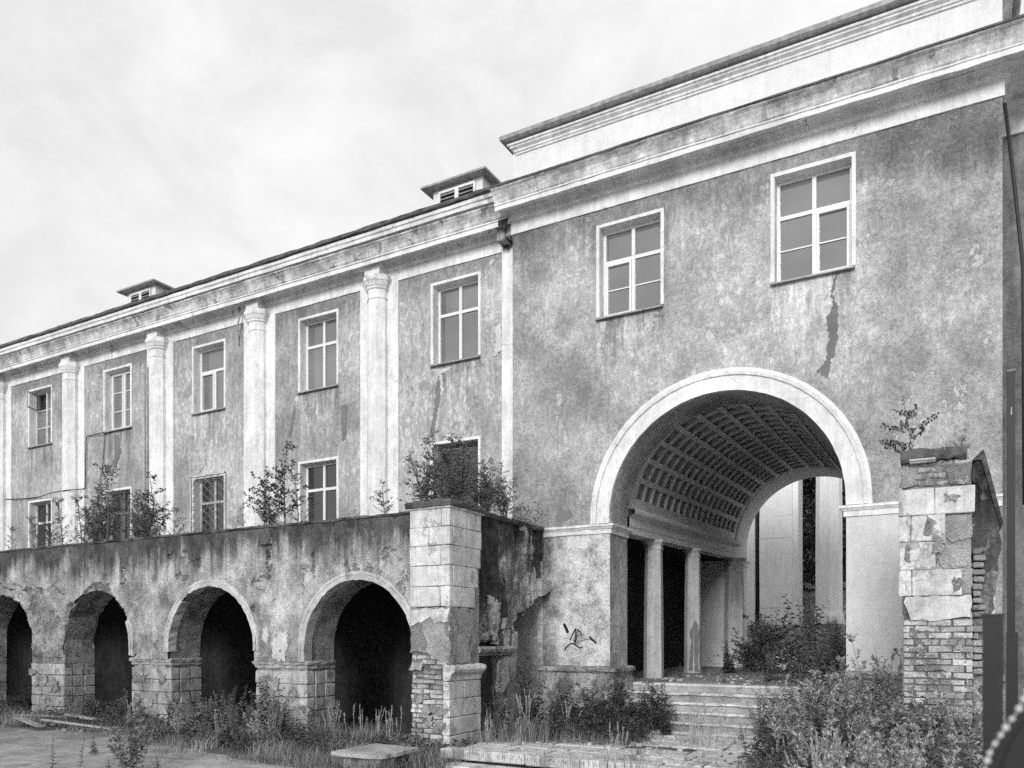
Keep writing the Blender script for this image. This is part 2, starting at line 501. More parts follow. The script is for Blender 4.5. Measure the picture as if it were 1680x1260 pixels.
# ------------------------------------------------------------------ windows
def window(par, xc, w, z0, z1, Y, style, fm, gl='glass', recess=.2, trim=True, tm='white', sill='zinc'):
    y = Y + recess; t = .055
    x0, x1 = xc - w / 2, xc + w / 2
    mb = MB()
    mb.box(x0, x0 + t, y, y + .07, z0, z1); mb.box(x1 - t, x1, y, y + .07, z0, z1)
    mb.box(x0 + t, x1 - t, y, y + .07, z1 - t, z1); mb.box(x0 + t, x1 - t, y, y + .07, z0, z0 + t)
    zt = z0 + (z1 - z0) * .645
    panes = []; sash = []; munt = []
    if style[0] in 'AB':
        mb.box(x0 + t, x1 - t, y + .002, y + .068, zt - t * .6, zt + t * .6)
        mb.box(xc - t * .6, xc + t * .6, y - .004, y + .066, z0 + t, zt - t * .6)
        lo = [(x0 + t, xc - t * .6, z0 + t, zt - t * .6), (xc + t * .6, x1 - t, z0 + t, zt - t * .6)]
        if style[0] == 'A':
            mb.box(xc - t * .6, xc + t * .6, y - .004, y + .066, zt + t * .6, z1 - t)
            hi = [(x0 + t, xc - t * .6, zt + t * .6, z1 - t), (xc + t * .6, x1 - t, zt + t * .6, z1 - t)]
        else: hi = [(x0 + t, x1 - t, zt + t * .6, z1 - t)]
        panes = lo + hi
        if 'l' in style: sash.append(lo[0])
        if 'r' in style: sash.append(lo[1])
        if 'm' in style: munt = [(a, b, (c + d) / 2) for (a, b, c, d) in lo]
    elif style[0] == 'C':
        mb.box(xc - t * .5, xc + t * .5, y - .004, y + .066, z0 + t, z1 - t)
        panes = [(x0 + t, xc - t * .5, z0 + t, z1 - t), (xc + t * .5, x1 - t, z0 + t, z1 - t)]
        sash = panes[:]
        munt = [(a, b, c + (d - c) * k) for (a, b, c, d) in panes for k in (.33, .67)]
    elif style[0] == 'D':
        mb.box(xc - t * .7, xc + t * .7, y - .004, y + .066, z0 + t, z1 - t)
        hs = [z0 + t, z0 + (z1 - z0) * .34, z0 + (z1 - z0) * .66, z1 - t]
        for a, b in ((x0 + t, xc - t * .7), (xc + t * .7, x1 - t)):
            for k in range(3):
                panes.append((a, b, hs[k] + (.02 if k else 0), hs[k + 1] - (.02 if k < 2 else 0)))
            for k in (1, 2): mb.box(a, b, y + .004, y + .062, hs[k] - .02, hs[k] + .02)
    o = mb.build('window', M[fm], par)
    for s_ in sash:
        a, b, c, d = s_; q = .045; m2 = MB()
        m2.box(a + .004, a + q, y - .018, y + .05, c + .004, d - .004); m2.box(b - q, b - .004, y - .018, y + .05, c + .004, d - .004)
        m2.box(a + q, b - q, y - .018, y + .05, c + .004, c + q); m2.box(a + q, b - q, y - .018, y + .05, d - q, d - .004)
        m2.build('sash', M[fm], o)
    for k, (a, b, c, d) in enumerate(panes):
        if style[0] == 'D' and k == 2:                                   # the little vent pane hangs open
            m2 = MB(); hw_ = b - a
            for (p, q, r_, s2) in ((0, .04, 0, d - c), (hw_ - .04, hw_, 0, d - c), (.04, hw_ - .04, 0, .04), (.04, hw_ - .04, d - c - .04, d - c)):
                m2.box(p, q, -.02, .02, r_, s2)
            me_ = mesh('vent_sash', m2.v, m2.f)
            link('vent_sash', me_, M[fm], o, loc=(a, y - .02, c), rot=(0, 0, R(-62)))
            MB().box(a, b, y + .12, y + .13, c, d).build('pane', M['glassdark'], o)
            continue
        a -= .012; b += .012; c -= .012; d += .012
        t1, t2 = random.uniform(-.004, .004), random.uniform(-.006, .006)      # no two panes hang quite in one plane
        p = MB().add([(a, y + .034 - t1, c), (b, y + .034 + t1, c), (b, y + .034 + t1 + t2, d), (a, y + .034 - t1 + t2, d), (a, y + .044 - t1, c), (b, y + .044 + t1, c), (b, y + .044 + t1 + t2, d), (a, y + .044 - t1 + t2, d)],
                     [(0, 1, 2, 3), (7, 6, 5, 4), (0, 4, 5, 1), (1, 5, 6, 2), (2, 6, 7, 3), (3, 7, 4, 0)]).build('pane', M[gl], o)
    for (a, b, zc) in munt:
        MB().box(a, b, y + .012, y + .028, zc - .011, zc + .011).build('glazing_bar', M[fm], o)
    # blind backing so that no daylight comes through the opening
    if trim:
        T = .06; m3 = MB()
        m3.box(x0 - T, x0, Y - .022, Y + .01, z0, z1 + T, .003); m3.box(x1, x1 + T, Y - .022, Y + .01, z0, z1 + T, .003)
        m3.box(x0, x1, Y - .020, Y + .01, z1, z1 + T, .003)
        m3.build('surround', M[tm], o)
        m3 = MB()
        m3.box(x0, x0 + .004, Y - .0, Y + recess, z0, z1); m3.box(x1 - .004, x1, Y, Y + recess, z0, z1); m3.box(x0 + .004, x1 - .004, Y, Y + recess, z1 - .004, z1)
        m3.build('reveal', M[tm], o)
    if sill:
        m4 = MB().add([(x0 - .07, Y - .09, z0 - .045), (x1 + .05, Y - .09, z0 - .045), (x1 + .05, y + .01, z0 + .012), (x0 - .07, y + .01, z0 + .012),
                       (x0 - .07, Y - .09, z0 - .065), (x1 + .05, Y - .09, z0 - .065), (x1 + .05, y + .01, z0 - .012), (x0 - .07, y + .01, z0 - .012)],
                      [(0, 1, 2, 3), (7, 6, 5, 4), (0, 4, 5, 1), (1, 5, 6, 2), (2, 6, 7, 3), (3, 7, 4, 0)])
        m4.build('sill', M[sill], o)
    return o

def patch(name, pts, Y, mat, par, seed, amp=.024, th=.006, step=.03):
    me_ = prism(ragged(pts, step, amp, seed), [], th + .01, 'XZ', Y - th)
    return link(name, me_, mat, par)

# ------------------------------------------------------------------ the arched gatehouse
PX0, PX1, PY = -7.81, .64, 14.0
FZ = -.90                       # passage floor
ACX, AR, ACZ = -3.617, 2.074, 2.26
gate = empty('gatehouse', (ACX, PY, GZ), 'gatehouse with a wide coffered archway, two upper windows and a tall pale attic', 'building')
pw = [(-5.30, 1.215, 6.10, 7.80), (-2.065, 1.225, 6.07, 7.86)]
outl = [(PX0, GZ - .1)] + arch_pts(ACX, AR, ACZ, GZ - .1, 56) + [(PX1, GZ - .1), (PX1, 8.8), (PX0, 8.8)]
link('wall', prism(outl, [rect(x - w / 2, x + w / 2, a, b) for (x, w, a, b) in pw], .9, 'XZ', PY), M['pav'], gate)
m = MB(); m.box(PX0, PX0 + .5, PY + .9, 25.3, GZ, 8.8); m.box(PX1 - .5, PX1, PY + .9, 25.3, GZ, 8.8)
m.box(PX0 + .5, PX1 - .5, 24.8, 25.3, 5.6, 8.8); m.box(PX0 + .5, PX1 - .5, PY + .9, 24.8, 5.4, 5.6); m.build('side_wall', M['pav'], gate)
window(gate, *pw[0], PY, 'Alm', 'pvc'); window(gate, *pw[1], PY, 'Arm', 'pvc')
# archivolt with two fillets
link('archivolt', arc_moulding(ACX, ACZ, [(AR, -.02), (AR, .055), (AR + .235, .055), (AR + .24, .035), (AR + .262, .035), (AR + .268, .075), (AR + .325, .085), (AR + .33, .05), (AR + .35, .05), (AR + .355, .04), (AR + .395, .035), (AR + .40, -.02)],
     PY, n=64, leg=.10, wob=.003), M['white'], gate)
# imposts
ip = [(0, 1.965), (.035, 1.97), (.035, 2.055), (.05, 2.06), (.085, 2.10), (.10, 2.105), (.10, 2.145), (0, 2.155)]
link('impost', moulding([(-7.15, PY), (ACX - AR, PY), (ACX - AR, PY + .9)], ip, .15, .007, 3), M['white'], gate)
link('impost', moulding([(ACX + AR, PY + .9), (ACX + AR, PY), (PX1, PY)], ip, .15, .003, 4), M['white'], gate)
# plinths with their base mould
bp = [(0, GZ - .05), (.13, GZ - .05), (.13, -.80), (.10, -.76), (.10, -.70), (.12, -.68), (.17, -.655), (.18, -.60), (.14, -.575), (0, -.555)]
link('plinth', moulding([(-7.15, PY), (ACX - AR, PY), (ACX - AR, PY + .9)], bp, .15, .008, 5), M['rough'], gate)
link('plinth', moulding([(ACX + AR, PY + .9), (ACX + AR, PY), (PX1 + .02, PY)], bp, .15, .005, 6), M['stone'], gate)
# main cornice: two fasciae, soffit, corona, then the grimy cyma and a dark metal lip
path = [(PX0, 19.0), (PX0, PY), (PX1, PY), (PX1, 19.0)]
cp = [(0, 8.145), (.03, 8.145), (.03, 8.385), (.05, 8.39), (.075, 8.405), (.11, 8.405), (.11, 8.49), (.17, 8.53), (.18, 8.543), (0, 8.543)]
link('frieze', moulding(path, cp, .3, .004, 8), M['cornice'], gate)
path = [(PX0 - .14, PY), (PX1, PY), (PX1, 19.0)]
link('corona', moulding(path, [(-.05, 8.546), (.45, 8.545), (.455, 8.44), (.48, 8.44), (.48, 8.525), (.505, 8.53), (.505, 8.555), (-.05, 8.56)], .25, .006, 18), M['cornice'], gate)
cy = [(-.05, 8.562), (.50, 8.558), (.515, 8.58), (.525, 8.64), (.555, 8.70), (.605, 8.75), (.65, 8.78), (.66, 8.81), (-.05, 8.83)]
link('cornice_cyma', moulding(path, cy, .22, .006, 9), M['cyma'], gate)
link('cornice_flashing', moulding(path, [(0, 8.832), (.66, 8.818), (.685, 8.80), (.69, 8.825), (.66, 8.842), (0, 8.90)], .3, .006, 10), M['metal'], gate)
# attic
m = MB(); m.box(PX0, PX1, PY + .02, 19.0, 8.845, 9.83); m.build('attic', M['attic'], gate)
path2 = [(PX0 + .11, 19.0), (PX0 + .11, PY + .02), (PX1, PY + .02), (PX1, 19.0)]
link('attic_cornice', moulding(path2, [(0, 9.74), (.03, 9.745), (.035, 9.775), (.06, 9.785), (.065, 9.82), (.12, 9.85), (.125, 9.875), (.16, 9.885), (.165, 9.92), (0, 9.925)], .3, .003, 11), M['white'], gate)
link('attic_flashing', moulding(path2, [(0, 9.945), (.14, 9.945), (.235, 9.95), (.27, 9.975), (.285, 10.04), (.26, 10.06), (0, 10.16)], .3, .005, 12), M['zinc'], gate)
MB().box(PX0 + .1, PX1 - .1, PY + .12, 18.9, 9.80, 10.12).build('attic_roof', M['metal'], gate)
# flaked render
DK = plaster('bare_scratch_coat', .15, .21, big=2, bump=.5)
LT = plaster('bright_flake', .40, .66, big=2, bump=.5)
P1_ = [(-1.687, 6.0), (-1.741, 5.681), (-1.681, 5.477), (-1.669, 5.155), (-1.687, 4.871), (-1.783, 4.504), (-1.771, 4.374), (-1.822, 4.286), (-1.988, 4.442), (-1.867, 4.583), (-1.801, 4.924), (-1.837, 5.284), (-1.753, 5.459), (-1.771, 5.687)]
patch('broken_lip', [(x * 1.0 + (.016 if i % 2 else -.012), z - .01) for i, (x, z) in enumerate(P1_)], PY, LT, gate, 9, .03, .003)
patch('bare_patch', P1_, PY, DK, gate, 2, .024, .0075)
patch('bare_patch', [(-6.83, 2.264), (-6.824, 2.406), (-6.735, 2.491), (-6.516, 2.468), (-6.479, 2.366), (-6.61, 2.263)], PY, DK, gate, 3, .012)
patch('flaked_patch', [(-5.918, 6.02), (-5.759, 5.999), (-5.807, 5.806), (-5.878, 5.79)], PY, LT, gate, 4, .012, .008)
# newer render on the right pier, mottled old coat on the left one
link('render_panel', prism(rect(ACX + AR + .003, PX1 - .1, -.553, 1.963), [], .012, 'XZ', PY - .006), M['fresh'], gate)
n_ = NT('shade_mottled_coat')
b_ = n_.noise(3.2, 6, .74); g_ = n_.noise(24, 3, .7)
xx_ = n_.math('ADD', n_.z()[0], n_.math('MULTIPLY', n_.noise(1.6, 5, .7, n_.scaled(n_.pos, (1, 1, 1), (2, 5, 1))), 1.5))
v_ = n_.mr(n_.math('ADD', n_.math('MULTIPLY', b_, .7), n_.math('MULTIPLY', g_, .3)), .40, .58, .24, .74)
v_ = n_.math('MULTIPLY', v_, n_.mr(xx_, -6.45, -5.75, .22, 1.0))  # shadow beside the broken wall painted in: coat darkens to the left
SHADE_COAT = n_.finish(v_, n_.math('ADD', b_, g_), .8, .03)
link('render_panel', prism(ragged([(-7.12, -.553), (ACX - AR - .004, -.553), (ACX - AR - .004, 1.962), (-7.12, 1.962)], .3, .0, 3), [], .012, 'XZ', PY - .006), SHADE_COAT, gate)
# spray-painted scrawl on the left pier
def ribbon(pts, w, Y, mb):
    pts = [Vector((p[0], p[1])) for p in pts]; top = []; bot = []
    for i, p in enumerate(pts):
        d = (pts[min(i + 1, len(pts) - 1)] - pts[max(i - 1, 0)]).normalized(); nn = Vector((-d.y, d.x))
        ww = w * (0.55 if i in (0, len(pts) - 1) else 1.0)
        top.append(p + nn * ww); bot.append(p - nn * ww)
    k = len(pts); vs = [(p.x, Y - .003, p.y) for p in top] + [(p.x, Y - .003, p.y) for p in bot] + [(p.x, Y + .001, p.y) for p in top] + [(p.x, Y + .001, p.y) for p in bot]
    fs = []
    for i in range(k - 1):
        fs += [(i, i + k, i + k + 1, i + 1), (i, i + 1, i + 1 + 2 * k, i + 2 * k), (i + k, i + 3 * k, i + 3 * k + 1, i + k + 1)]
    mb.add(vs, fs)
def smooth_line(p, n=5):
    out = []
    for i in range(len(p) - 1):
        p0, p1, p2, p3 = p[max(i - 1, 0)], p[i], p[i + 1], p[min(i + 2, len(p) - 1)]
        for t in range(n):
            u = t / n
            out.append(tuple(.5 * (2 * p1[k] + (p2[k] - p0[k]) * u + (2 * p0[k] - 5 * p1[k] + 4 * p2[k] - p3[k]) * u * u + (3 * p1[k] - p0[k] - 3 * p2[k] + p3[k]) * u ** 3) for k in range(len(p1))))
    return out + [tuple(p[-1])]
mb = MB()
for pts, w in (([(-6.66, .261), (-6.613, .176), (-6.566, .076)], .03), ([(-6.535, -.065), (-6.466, .048), (-6.411, .161), (-6.404, .076), (-6.432, -.121)], .011),
               ([(-6.38, .152), (-6.312, .104), (-6.272, .02)], .012), ([(-6.361, .146), (-6.411, -.135)], .010),
               ([(-6.644, -.278), (-6.597, -.193), (-6.488, -.127), (-6.411, -.155), (-6.318, -.211), (-6.257, -.191)], .013),
               ([(-6.411, -.135), (-6.257, -.064), (-6.105, -.05), (-6.008, -.106)], .005), ([(-6.12, .006), (-6.04, -.06), (-5.969, -.125)], .018),
               ([(-6.664, -.028), (-6.644, -.026)], .012), ([(-6.61, -.026), (-6.594, -.023)], .012)):
    ribbon(smooth_line(pts), w, PY - .0075, mb)
mb.build('graffiti', M['black'], gate)

# --- inside the passage
ZS = .03
def zo(y): return ZS * (y - 15.2)
VR, VZ = 2.12, 2.45
Y0v, Y1v, NV, NR = 15.45, 23.75, 17, 14
A0, A1 = R(9), R(171)
# outer shell of the vault
vs = []; fs = []; nA = 40
for (yy, k) in ((14.9, 0), (24.0, 1)):
    for i in range(nA + 1):
        a = math.pi * i / nA
        vs.append((ACX + (VR + .15) * math.cos(a), yy, VZ + zo(yy) + (VR + .15) * math.sin(a)))
for i in range(nA): fs.append((i, i + 1, nA + 2 + i, nA + 1 + i))
vault = link('vault', mesh('vault', vs, fs), M['vault'], gate)
# plain bands at both ends and the two springing bands
def vband(name, y0, y1, r0, r1, a0=0.0, a1=math.pi, n=48):
    vs = []; fs = []
    for yy, rr in ((y0, r0), (y1, r0), (y1, r1), (y0, r1)):
        for i in range(n + 1):
            a = a0 + (a1 - a0) * i / n
            vs.append((ACX + rr * math.cos(a), yy, VZ + zo(yy) + rr * math.sin(a)))
    for q in range(4):
        for i in range(n):
            b = q * (n + 1) + i; c = ((q + 1) % 4) * (n + 1) + i
            fs.append((b, c, c + 1, b + 1))
    return mesh(name, vs, fs)
link('vault_band', vband('vault_band', 14.88, Y0v - .05, VR, VR + .14), M['vault'], vault)
link('vault_band', vband('vault_band', Y1v + .05, 24.0, VR, VR + .14), M['vault'], vault)
da = (A1 - A0) / NR
for i in range(NR + 1):                                        # long ribs
    a = A0 + da * i; hw_ = .055 / VR
    link('long_rib', vband('long_rib', Y0v - .05, Y1v + .05, VR, VR + .13, a - hw_, a + hw_, 2), M['vault'], vault)
for (p, q) in ((0, A0), (A1, math.pi)):
    link('vault_band', vband('vault_band', Y0v - .05, Y1v + .05, VR + .004, VR + .13, p, q, 5), M['vault'], vault)
dy = (Y1v - Y0v) / NV
for k in range(NV + 1):                                        # cross ribs
    yy = Y0v + dy * k
    link('cross_rib', vband('cross_rib', yy - .035, yy + .035, VR + .012, VR + .12, A0, A1, 42), M['vault'], vault)
# one coffer: a stepped sunken panel, copied between the ribs
hw_, hl = da * VR / 2 - .055, dy / 2 - .035
cm_ = MB()
def ringstep(w0, l0, z0, w1, l1, z1):
    a = [(-w0, -l0, z0), (w0, -l0, z0), (w0, l0, z0), (-w0, l0, z0)]; b = [(-w1, -l1, z1), (w1, -l1, z1), (w1, l1, z1), (-w1, l1, z1)]
    cm_.add(a + b, [(i, (i + 1) % 4, 4 + (i + 1) % 4, 4 + i) for i in range(4)])
ringstep(hw_ + .012, hl + .012, .055, hw_ - .035, hl - .035, .055); ringstep(hw_ - .035, hl - .035, .055, hw_ - .04, hl - .04, .10)
cm_.add([(-hw_, -hl, .10), (hw_, -hl, .10), (hw_, hl, .10), (-hw_, hl, .10)], [(0, 1, 2, 3)])
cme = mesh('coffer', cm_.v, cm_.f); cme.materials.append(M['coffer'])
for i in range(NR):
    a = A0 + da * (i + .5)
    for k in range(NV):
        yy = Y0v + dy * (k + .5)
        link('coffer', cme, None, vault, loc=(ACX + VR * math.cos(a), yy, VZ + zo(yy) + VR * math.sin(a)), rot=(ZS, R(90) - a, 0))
# entablature over the columns, both sides
for sgn in (-1, 1):
    xf = ACX + sgn * (AR - .03); xb = xf + sgn * .34
    vs = []; prof = [(xb, 2.08), (xf, 2.08), (xf, 2.22), (xf - sgn * .015, 2.225), (xf - sgn * .015, 2.40), (xf - sgn * .06, 2.44), (xf - sgn * .13, 2.47), (xf - sgn * .14, 2.54), (xf - sgn * .10, 2.57), (xb, 2.60)]
    n_ = len(prof); fs = []
    for yy in (14.9, 24.0):
        for (x_, z_) in prof: vs.append((x_, yy, z_ + zo(yy)))
    for k in range(n_): fs.append((k, (k + 1) % n_, n_ + (k + 1) % n_, n_ + k))
    link('entablature', mesh('entablature', vs, fs), M['vault'], gate)
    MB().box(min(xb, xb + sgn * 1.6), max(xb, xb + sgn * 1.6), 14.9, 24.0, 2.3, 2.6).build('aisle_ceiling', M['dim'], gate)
# columns (octagonal) on the left, and the engaged one by the far wall
def octcol(x, y, z0, z1, r, name='column', mat='col', par=gate):
    mb_ = MB(); mb_.ring([(r * 1.03, z0), (r * .98, z0 + (z1 - z0) * .5), (r * .88, z1 - .22), ], 8, R(22.5), (x, y))
    o = mb_.build(name, M[mat], par)
    mb_ = MB(); mb_.ring([(r * .9, z1 - .22), (r * .98, z1 - .205), (r * .98, z1 - .185), (r * .9, z1 - .17), (r * .92, z1 - .12), (r * 1.12, z1 - .06), (r * 1.2, z1 - .055), (r * 1.22, z1)], 8, R(22.5), (x, y))
    mb_.build('capital', M[mat], o)
    return o
octcol(-5.78, 16.75, FZ, 2.08 + zo(16.7), .215)
c2 = octcol(-5.74, 19.6, FZ, 2.08 + zo(19.6), .21)
octcol(-5.72, 23.85, FZ, 2.08 + zo(23.8), .3)
for yy in (16.75, 19.6, 22.6): octcol(2 * ACX + 5.78, yy, FZ, 2.08 + zo(yy), .215)
# torn lower half of the second column
link('bare_core', prism(ragged([(-.115, .06), (.10, .05), (.12, .6), (.13, 1.05), (.06, 1.28), (-.02, 1.22), (-.09, 1.05), (-.07, .6)], .07, .02, 8), [], .03, 'XZ', 0), DK, c2, loc=(-5.655, 19.41, FZ), rot=(0, 0, R(22)))
# aisle back walls and floors
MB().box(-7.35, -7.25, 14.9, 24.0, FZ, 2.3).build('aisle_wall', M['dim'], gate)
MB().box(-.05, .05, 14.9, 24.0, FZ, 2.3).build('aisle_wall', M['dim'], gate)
# far wall with its own arch
FAC = 2.06
fo = [(PX0 + .5, FZ)] + arch_pts(ACX - .0, FAC, 2.77, FZ, 48) + [(PX1 - .5, FZ), (PX1 - .5, 5.6), (PX0 + .5, 5.6)]
link('far_wall', prism(fo, [], 1.3, 'XZ', 24.0), M['vault'], gate)
link('far_impost', moulding([(-7.2, 24.0), (ACX - FAC, 24.0), (ACX - FAC, 25.35)], [(0, 2.18), (.05, 2.19), (.05, 2.28), (.11, 2.32), (.11, 2.37), (0, 2.38)], .3, .004, 31), M['white'], gate)
link('far_archivolt', arc_moulding(ACX, 2.77, [(FAC, -.01), (FAC, .04), (FAC + .06, .05), (FAC + .065, .02), (VR + .02, .02), (VR + .02, -.01)], 24.0, n=48), M['vault'], gate)
# passage floor and steps
fl = empty('passage_floor', (ACX, 19, FZ), kind='structure')
MB().box(-7.3, .1, 14.87, 27.5, FZ - .3, FZ).build('floor_slab', M['stone'], fl)
st = empty('entrance_steps', (ACX, 14.2, GZ), 'worn stone steps climbing into the arched passage', 'steps')
for k in range(1, 6):
    zz = FZ - .15 * k + random.uniform(-.008, .004); ya = 14.87 - .30 * k
    xs = [ACX - AR + .02, -4.3 + random.uniform(-.4, .4), -2.9 + random.uniform(-.3, .3), ACX + AR - .02] if k < 3 else [-5.72, -4.4 + random.uniform(-.4, .4), -2.9 + random.uniform(-.3, .3), -1.5]
    for a, b in zip(xs[:-1], xs[1:]):
        me_ = moulding([(a + .004, 0), (b - .004, 0)], [(-.01, -.17), (-.01, -.06), (.0, -.052), (.045, -.048), (.058, -.03), (.052, -.006), (.035, 0), (-.34, .003), (-.34, -.17)], .09, .009, k * 7 + int(a * 10) % 50)
        me_.materials.append(M['stone']); me_.materials.append(M['paving'])          # shade painted into the riser colour, paler worn tread
        me_.polygons.foreach_set('material_index', [0 if i % 8 < 3 else 1 for i in range(len(me_.polygons) - 2)] + [0, 0]); me_.update()
        link('step', me_, None, st, loc=(0, ya + .04, zz))
me_ = moulding([(ACX - AR + .02, 0), (ACX + AR - .02, 0)], [(-.01, -.17), (-.01, -.06), (.0, -.052), (.05, -.048), (.06, -.03), (.05, -.004), (.03, .004), (-.3, .004), (-.3, -.17)], .12, .004, 77)
link('step', me_, M['paving'], st, loc=(0, 14.91, FZ))

# ------------------------------------------------------------------ the long wing
WY = 14.35
WX0 = -36.0
wing = empty('wing_building', (-20, WY, GZ), 'long two storey wing with pale half columns, set back behind the arcade terrace', 'building')
WC = [-9.42, -13.36, -17.2, -21.03, -24.86, -28.7, -32.5]
CC = [-11.48, -15.3, -19.12, -23.1, -26.95, -30.8, -34.6]
ups = [(x, 1.17, 6.0, 7.72) for x in WC]; lows = [(x, 1.17, 2.45, 4.22) for x in WC]
link('wall', prism(rect(WX0, PX0 + .0, GZ - .1, 8.9), [rect(x - w / 2, x + w / 2, a, b) for (x, w, a, b) in ups + lows], .5, 'XZ', WY), M['wing'], wing)
styles = [('A', 'pvc'), ('A', 'pvc'), ('Bl', 'pvc'), ('C', 'pvc'), ('D', 'wood'), ('A', 'pvc'), ('A', 'pvc')]
for (x, w, a, b), (s_, fm) in zip(ups, styles): window(wing, x, w, a, b, WY, s_, fm)
lst = [('D', 'darkwood', 'glassdark'), ('A', 'pvc', 'glassdark'), ('A', 'wood', 'glassdark'), ('A', 'darkwood', 'glassdark'), ('A', 'wood', 'glassdark'), ('A', 'pvc', 'glassdark'), ('A', 'pvc', 'glassdark')]
for (x, w, a, b), (s_, fm, gl) in zip(lows, lst): window(wing, x, w, a, b, WY, s_, fm, gl)
for x in CC:
    bk = prism(rect(x - .55, x + .55, 1.9, 8.06), [], .06, 'XZ', WY - .05)
    link('pilaster_backing', bk, M['white'], wing)
    mb_ = MB(); cy_ = WY - .04; r = .285
    mb_.ring([(r * 1.0, 1.9), (r * .99, 5), (r * .93, 7.66)], 8, R(22.5), (x, cy_))
    o = mb_.build('half_column', M['white'], wing)
    mb_ = MB(); mb_.ring([(r * .93, 7.655), (r * 1.0, 7.66), (r * 1.0, 7.69), (r * .94, 7.70), (r * .95, 7.86), (r * 1.08, 7.88), (r * 1.10, 7.92), (r * 1.18, 7.94), (r * 1.32, 8.03), (r * 1.38, 8.035), (r * 1.38, 8.10), (r * 1.30, 8.11), (r * 1.28, 8.17), (r * .8, 8.175)], 8, R(22.5), (x, cy_))
    mb_.build('capital', M['cornice'], o)
    mb_ = MB(); mb_.box(x - .21, x + .21, WY - .30, WY, 8.17, 8.31, .003); mb_.box(x - .235, x + .235, WY - .325, WY, 8.315, 8.452, .003)
    mb_.build('entablature_block', M['white'], o)
link('corner_strip', prism(rect(-8.24, PX0 - .005, 2.0, 8.06), [], .05, 'XZ', WY - .04), M['white'], wing)
wp = [(WX0, WY), (PX0 - .02, WY)]
link('cornice', moulding(wp, [(0, 8.05), (.03, 8.05), (.03, 8.29), (.05, 8.295), (.075, 8.31), (.11, 8.31), (.11, 8.40), (.17, 8.44), (.18, 8.455), (.43, 8.455), (.435, 8.345), (.46, 8.345), (.46, 8.44), (.49, 8.445), (.49, 8.47), (0, 8.475)], .3, .004, 41), M['cornice'], wing)
link('cornice_cyma', moulding(wp, [(0, 8.477), (.485, 8.475), (.50, 8.50), (.51, 8.56), (.54, 8.62), (.59, 8.68), (.62, 8.70), (.63, 8.725), (0, 8.73)], .22, .006, 42), M['cyma'], wing)
link('gutter', moulding(wp, [(0, 8.735), (.60, 8.732), (.635, 8.735), (.64, 8.77), (.60, 8.775), (0, 8.80)], .4, .008, 43), M['metal'], wing)
link('parapet', moulding([(WX0, WY - .25), (PX0 - .02, WY - .25)], [(-.3, 8.76), (0, 8.76), (0, 8.88), (.03, 8.89), (.03, 8.97), (.06, 8.985), (.065, 9.06), (.10, 9.08), (.105, 9.15), (-.3, 9.16)], .3, .006, 44), M['cornice'], wing)
link('eaves', moulding([(WX0, WY - .25), (PX0 - .02, WY - .25)], [(-.3, 9.17), (.10, 9.168), (.17, 9.175), (.18, 9.235), (.13, 9.25), (-.3, 9.36)], .25, .012, 45), M['metal'], wing)
for x in np.arange(-34.3, -8.2, 2.05):                      # little overflow blocks sitting on the gutter
    block('overflow_block', M['metal'], wing, x - .07, x + .07, WY - .36, WY - .2, 8.79, 8.90, .008)
rf = MB(); rf.add([(WX0, WY - .2, 9.28), (PX0 - .02, WY - .2, 9.28), (PX0 - .02, 21, 11.6), (WX0, 21, 11.6), (WX0, 28, 9.2), (PX0 - .02, 28, 9.2)], [(0, 1, 2, 3), (3, 2, 5, 4)])
roof = rf.build('roof', M['metal'], wing)
for (x0, x1) in ((-10.42, -9.10), (-21.45, -20.18)):
    vb = MB(); vb.box(x0, x1, 14.95, 16.4, 9.2, 10.20)
    vent = vb.build('roof_vent', M['attic'], wing)
    xm = (x0 + x1) / 2
    e = .20
    h = MB(); h.add([(x0 - e, 14.72, 10.205), (x1 + e, 14.72, 10.205), (x1 + e, 16.7, 10.205), (x0 - e, 16.7, 10.205), (x0 - e, 14.72, 10.25), (x1 + e, 14.72, 10.25), (x1 + e, 16.7, 10.25), (x0 - e, 16.7, 10.25), (xm - .25, 15.68, 10.50), (xm + .25, 15.68, 10.50)],
            [(3, 2, 1, 0), (0, 1, 5, 4), (1, 2, 6, 5), (2, 3, 7, 6), (3, 0, 4, 7), (4, 5, 9, 8), (5, 6, 9), (6, 7, 8, 9), (7, 4, 8)])
    h.build('vent_roof', M['zinc'], vent)
    for (a, b) in ((x0 + .22, xm - .05), (xm + .05, x1 - .22)):
        fr = MB(); fr.box(a - .05, a, 14.90, 14.95, 9.3, 10.13); fr.box(b, b + .05, 14.90, 14.95, 9.3, 10.13); fr.box(a, b, 14.90, 14.95, 10.08, 10.13)
        fr.build('louvre_frame', M['white'], vent)
        MB().box(a, b, 14.935, 14.949, 9.3, 10.08).build('louvre_backing', M['inside'], vent)
        for k in range(8):
            zz = 9.36 + k * .092
            s_ = MB(); s_.add([(a, 14.885, zz), (b, 14.885, zz), (b, 14.933, zz + .05), (a, 14.933, zz + .05), (a, 14.885, zz + .012), (b, 14.885, zz + .012), (b, 14.933, zz + .062), (a, 14.933, zz + .062)], [(3, 2, 1, 0), (4, 5, 6, 7), (0, 1, 5, 4), (1, 2, 6, 5), (3, 0, 4, 7)])
            s_.build('slat', M['zinc'], vent)
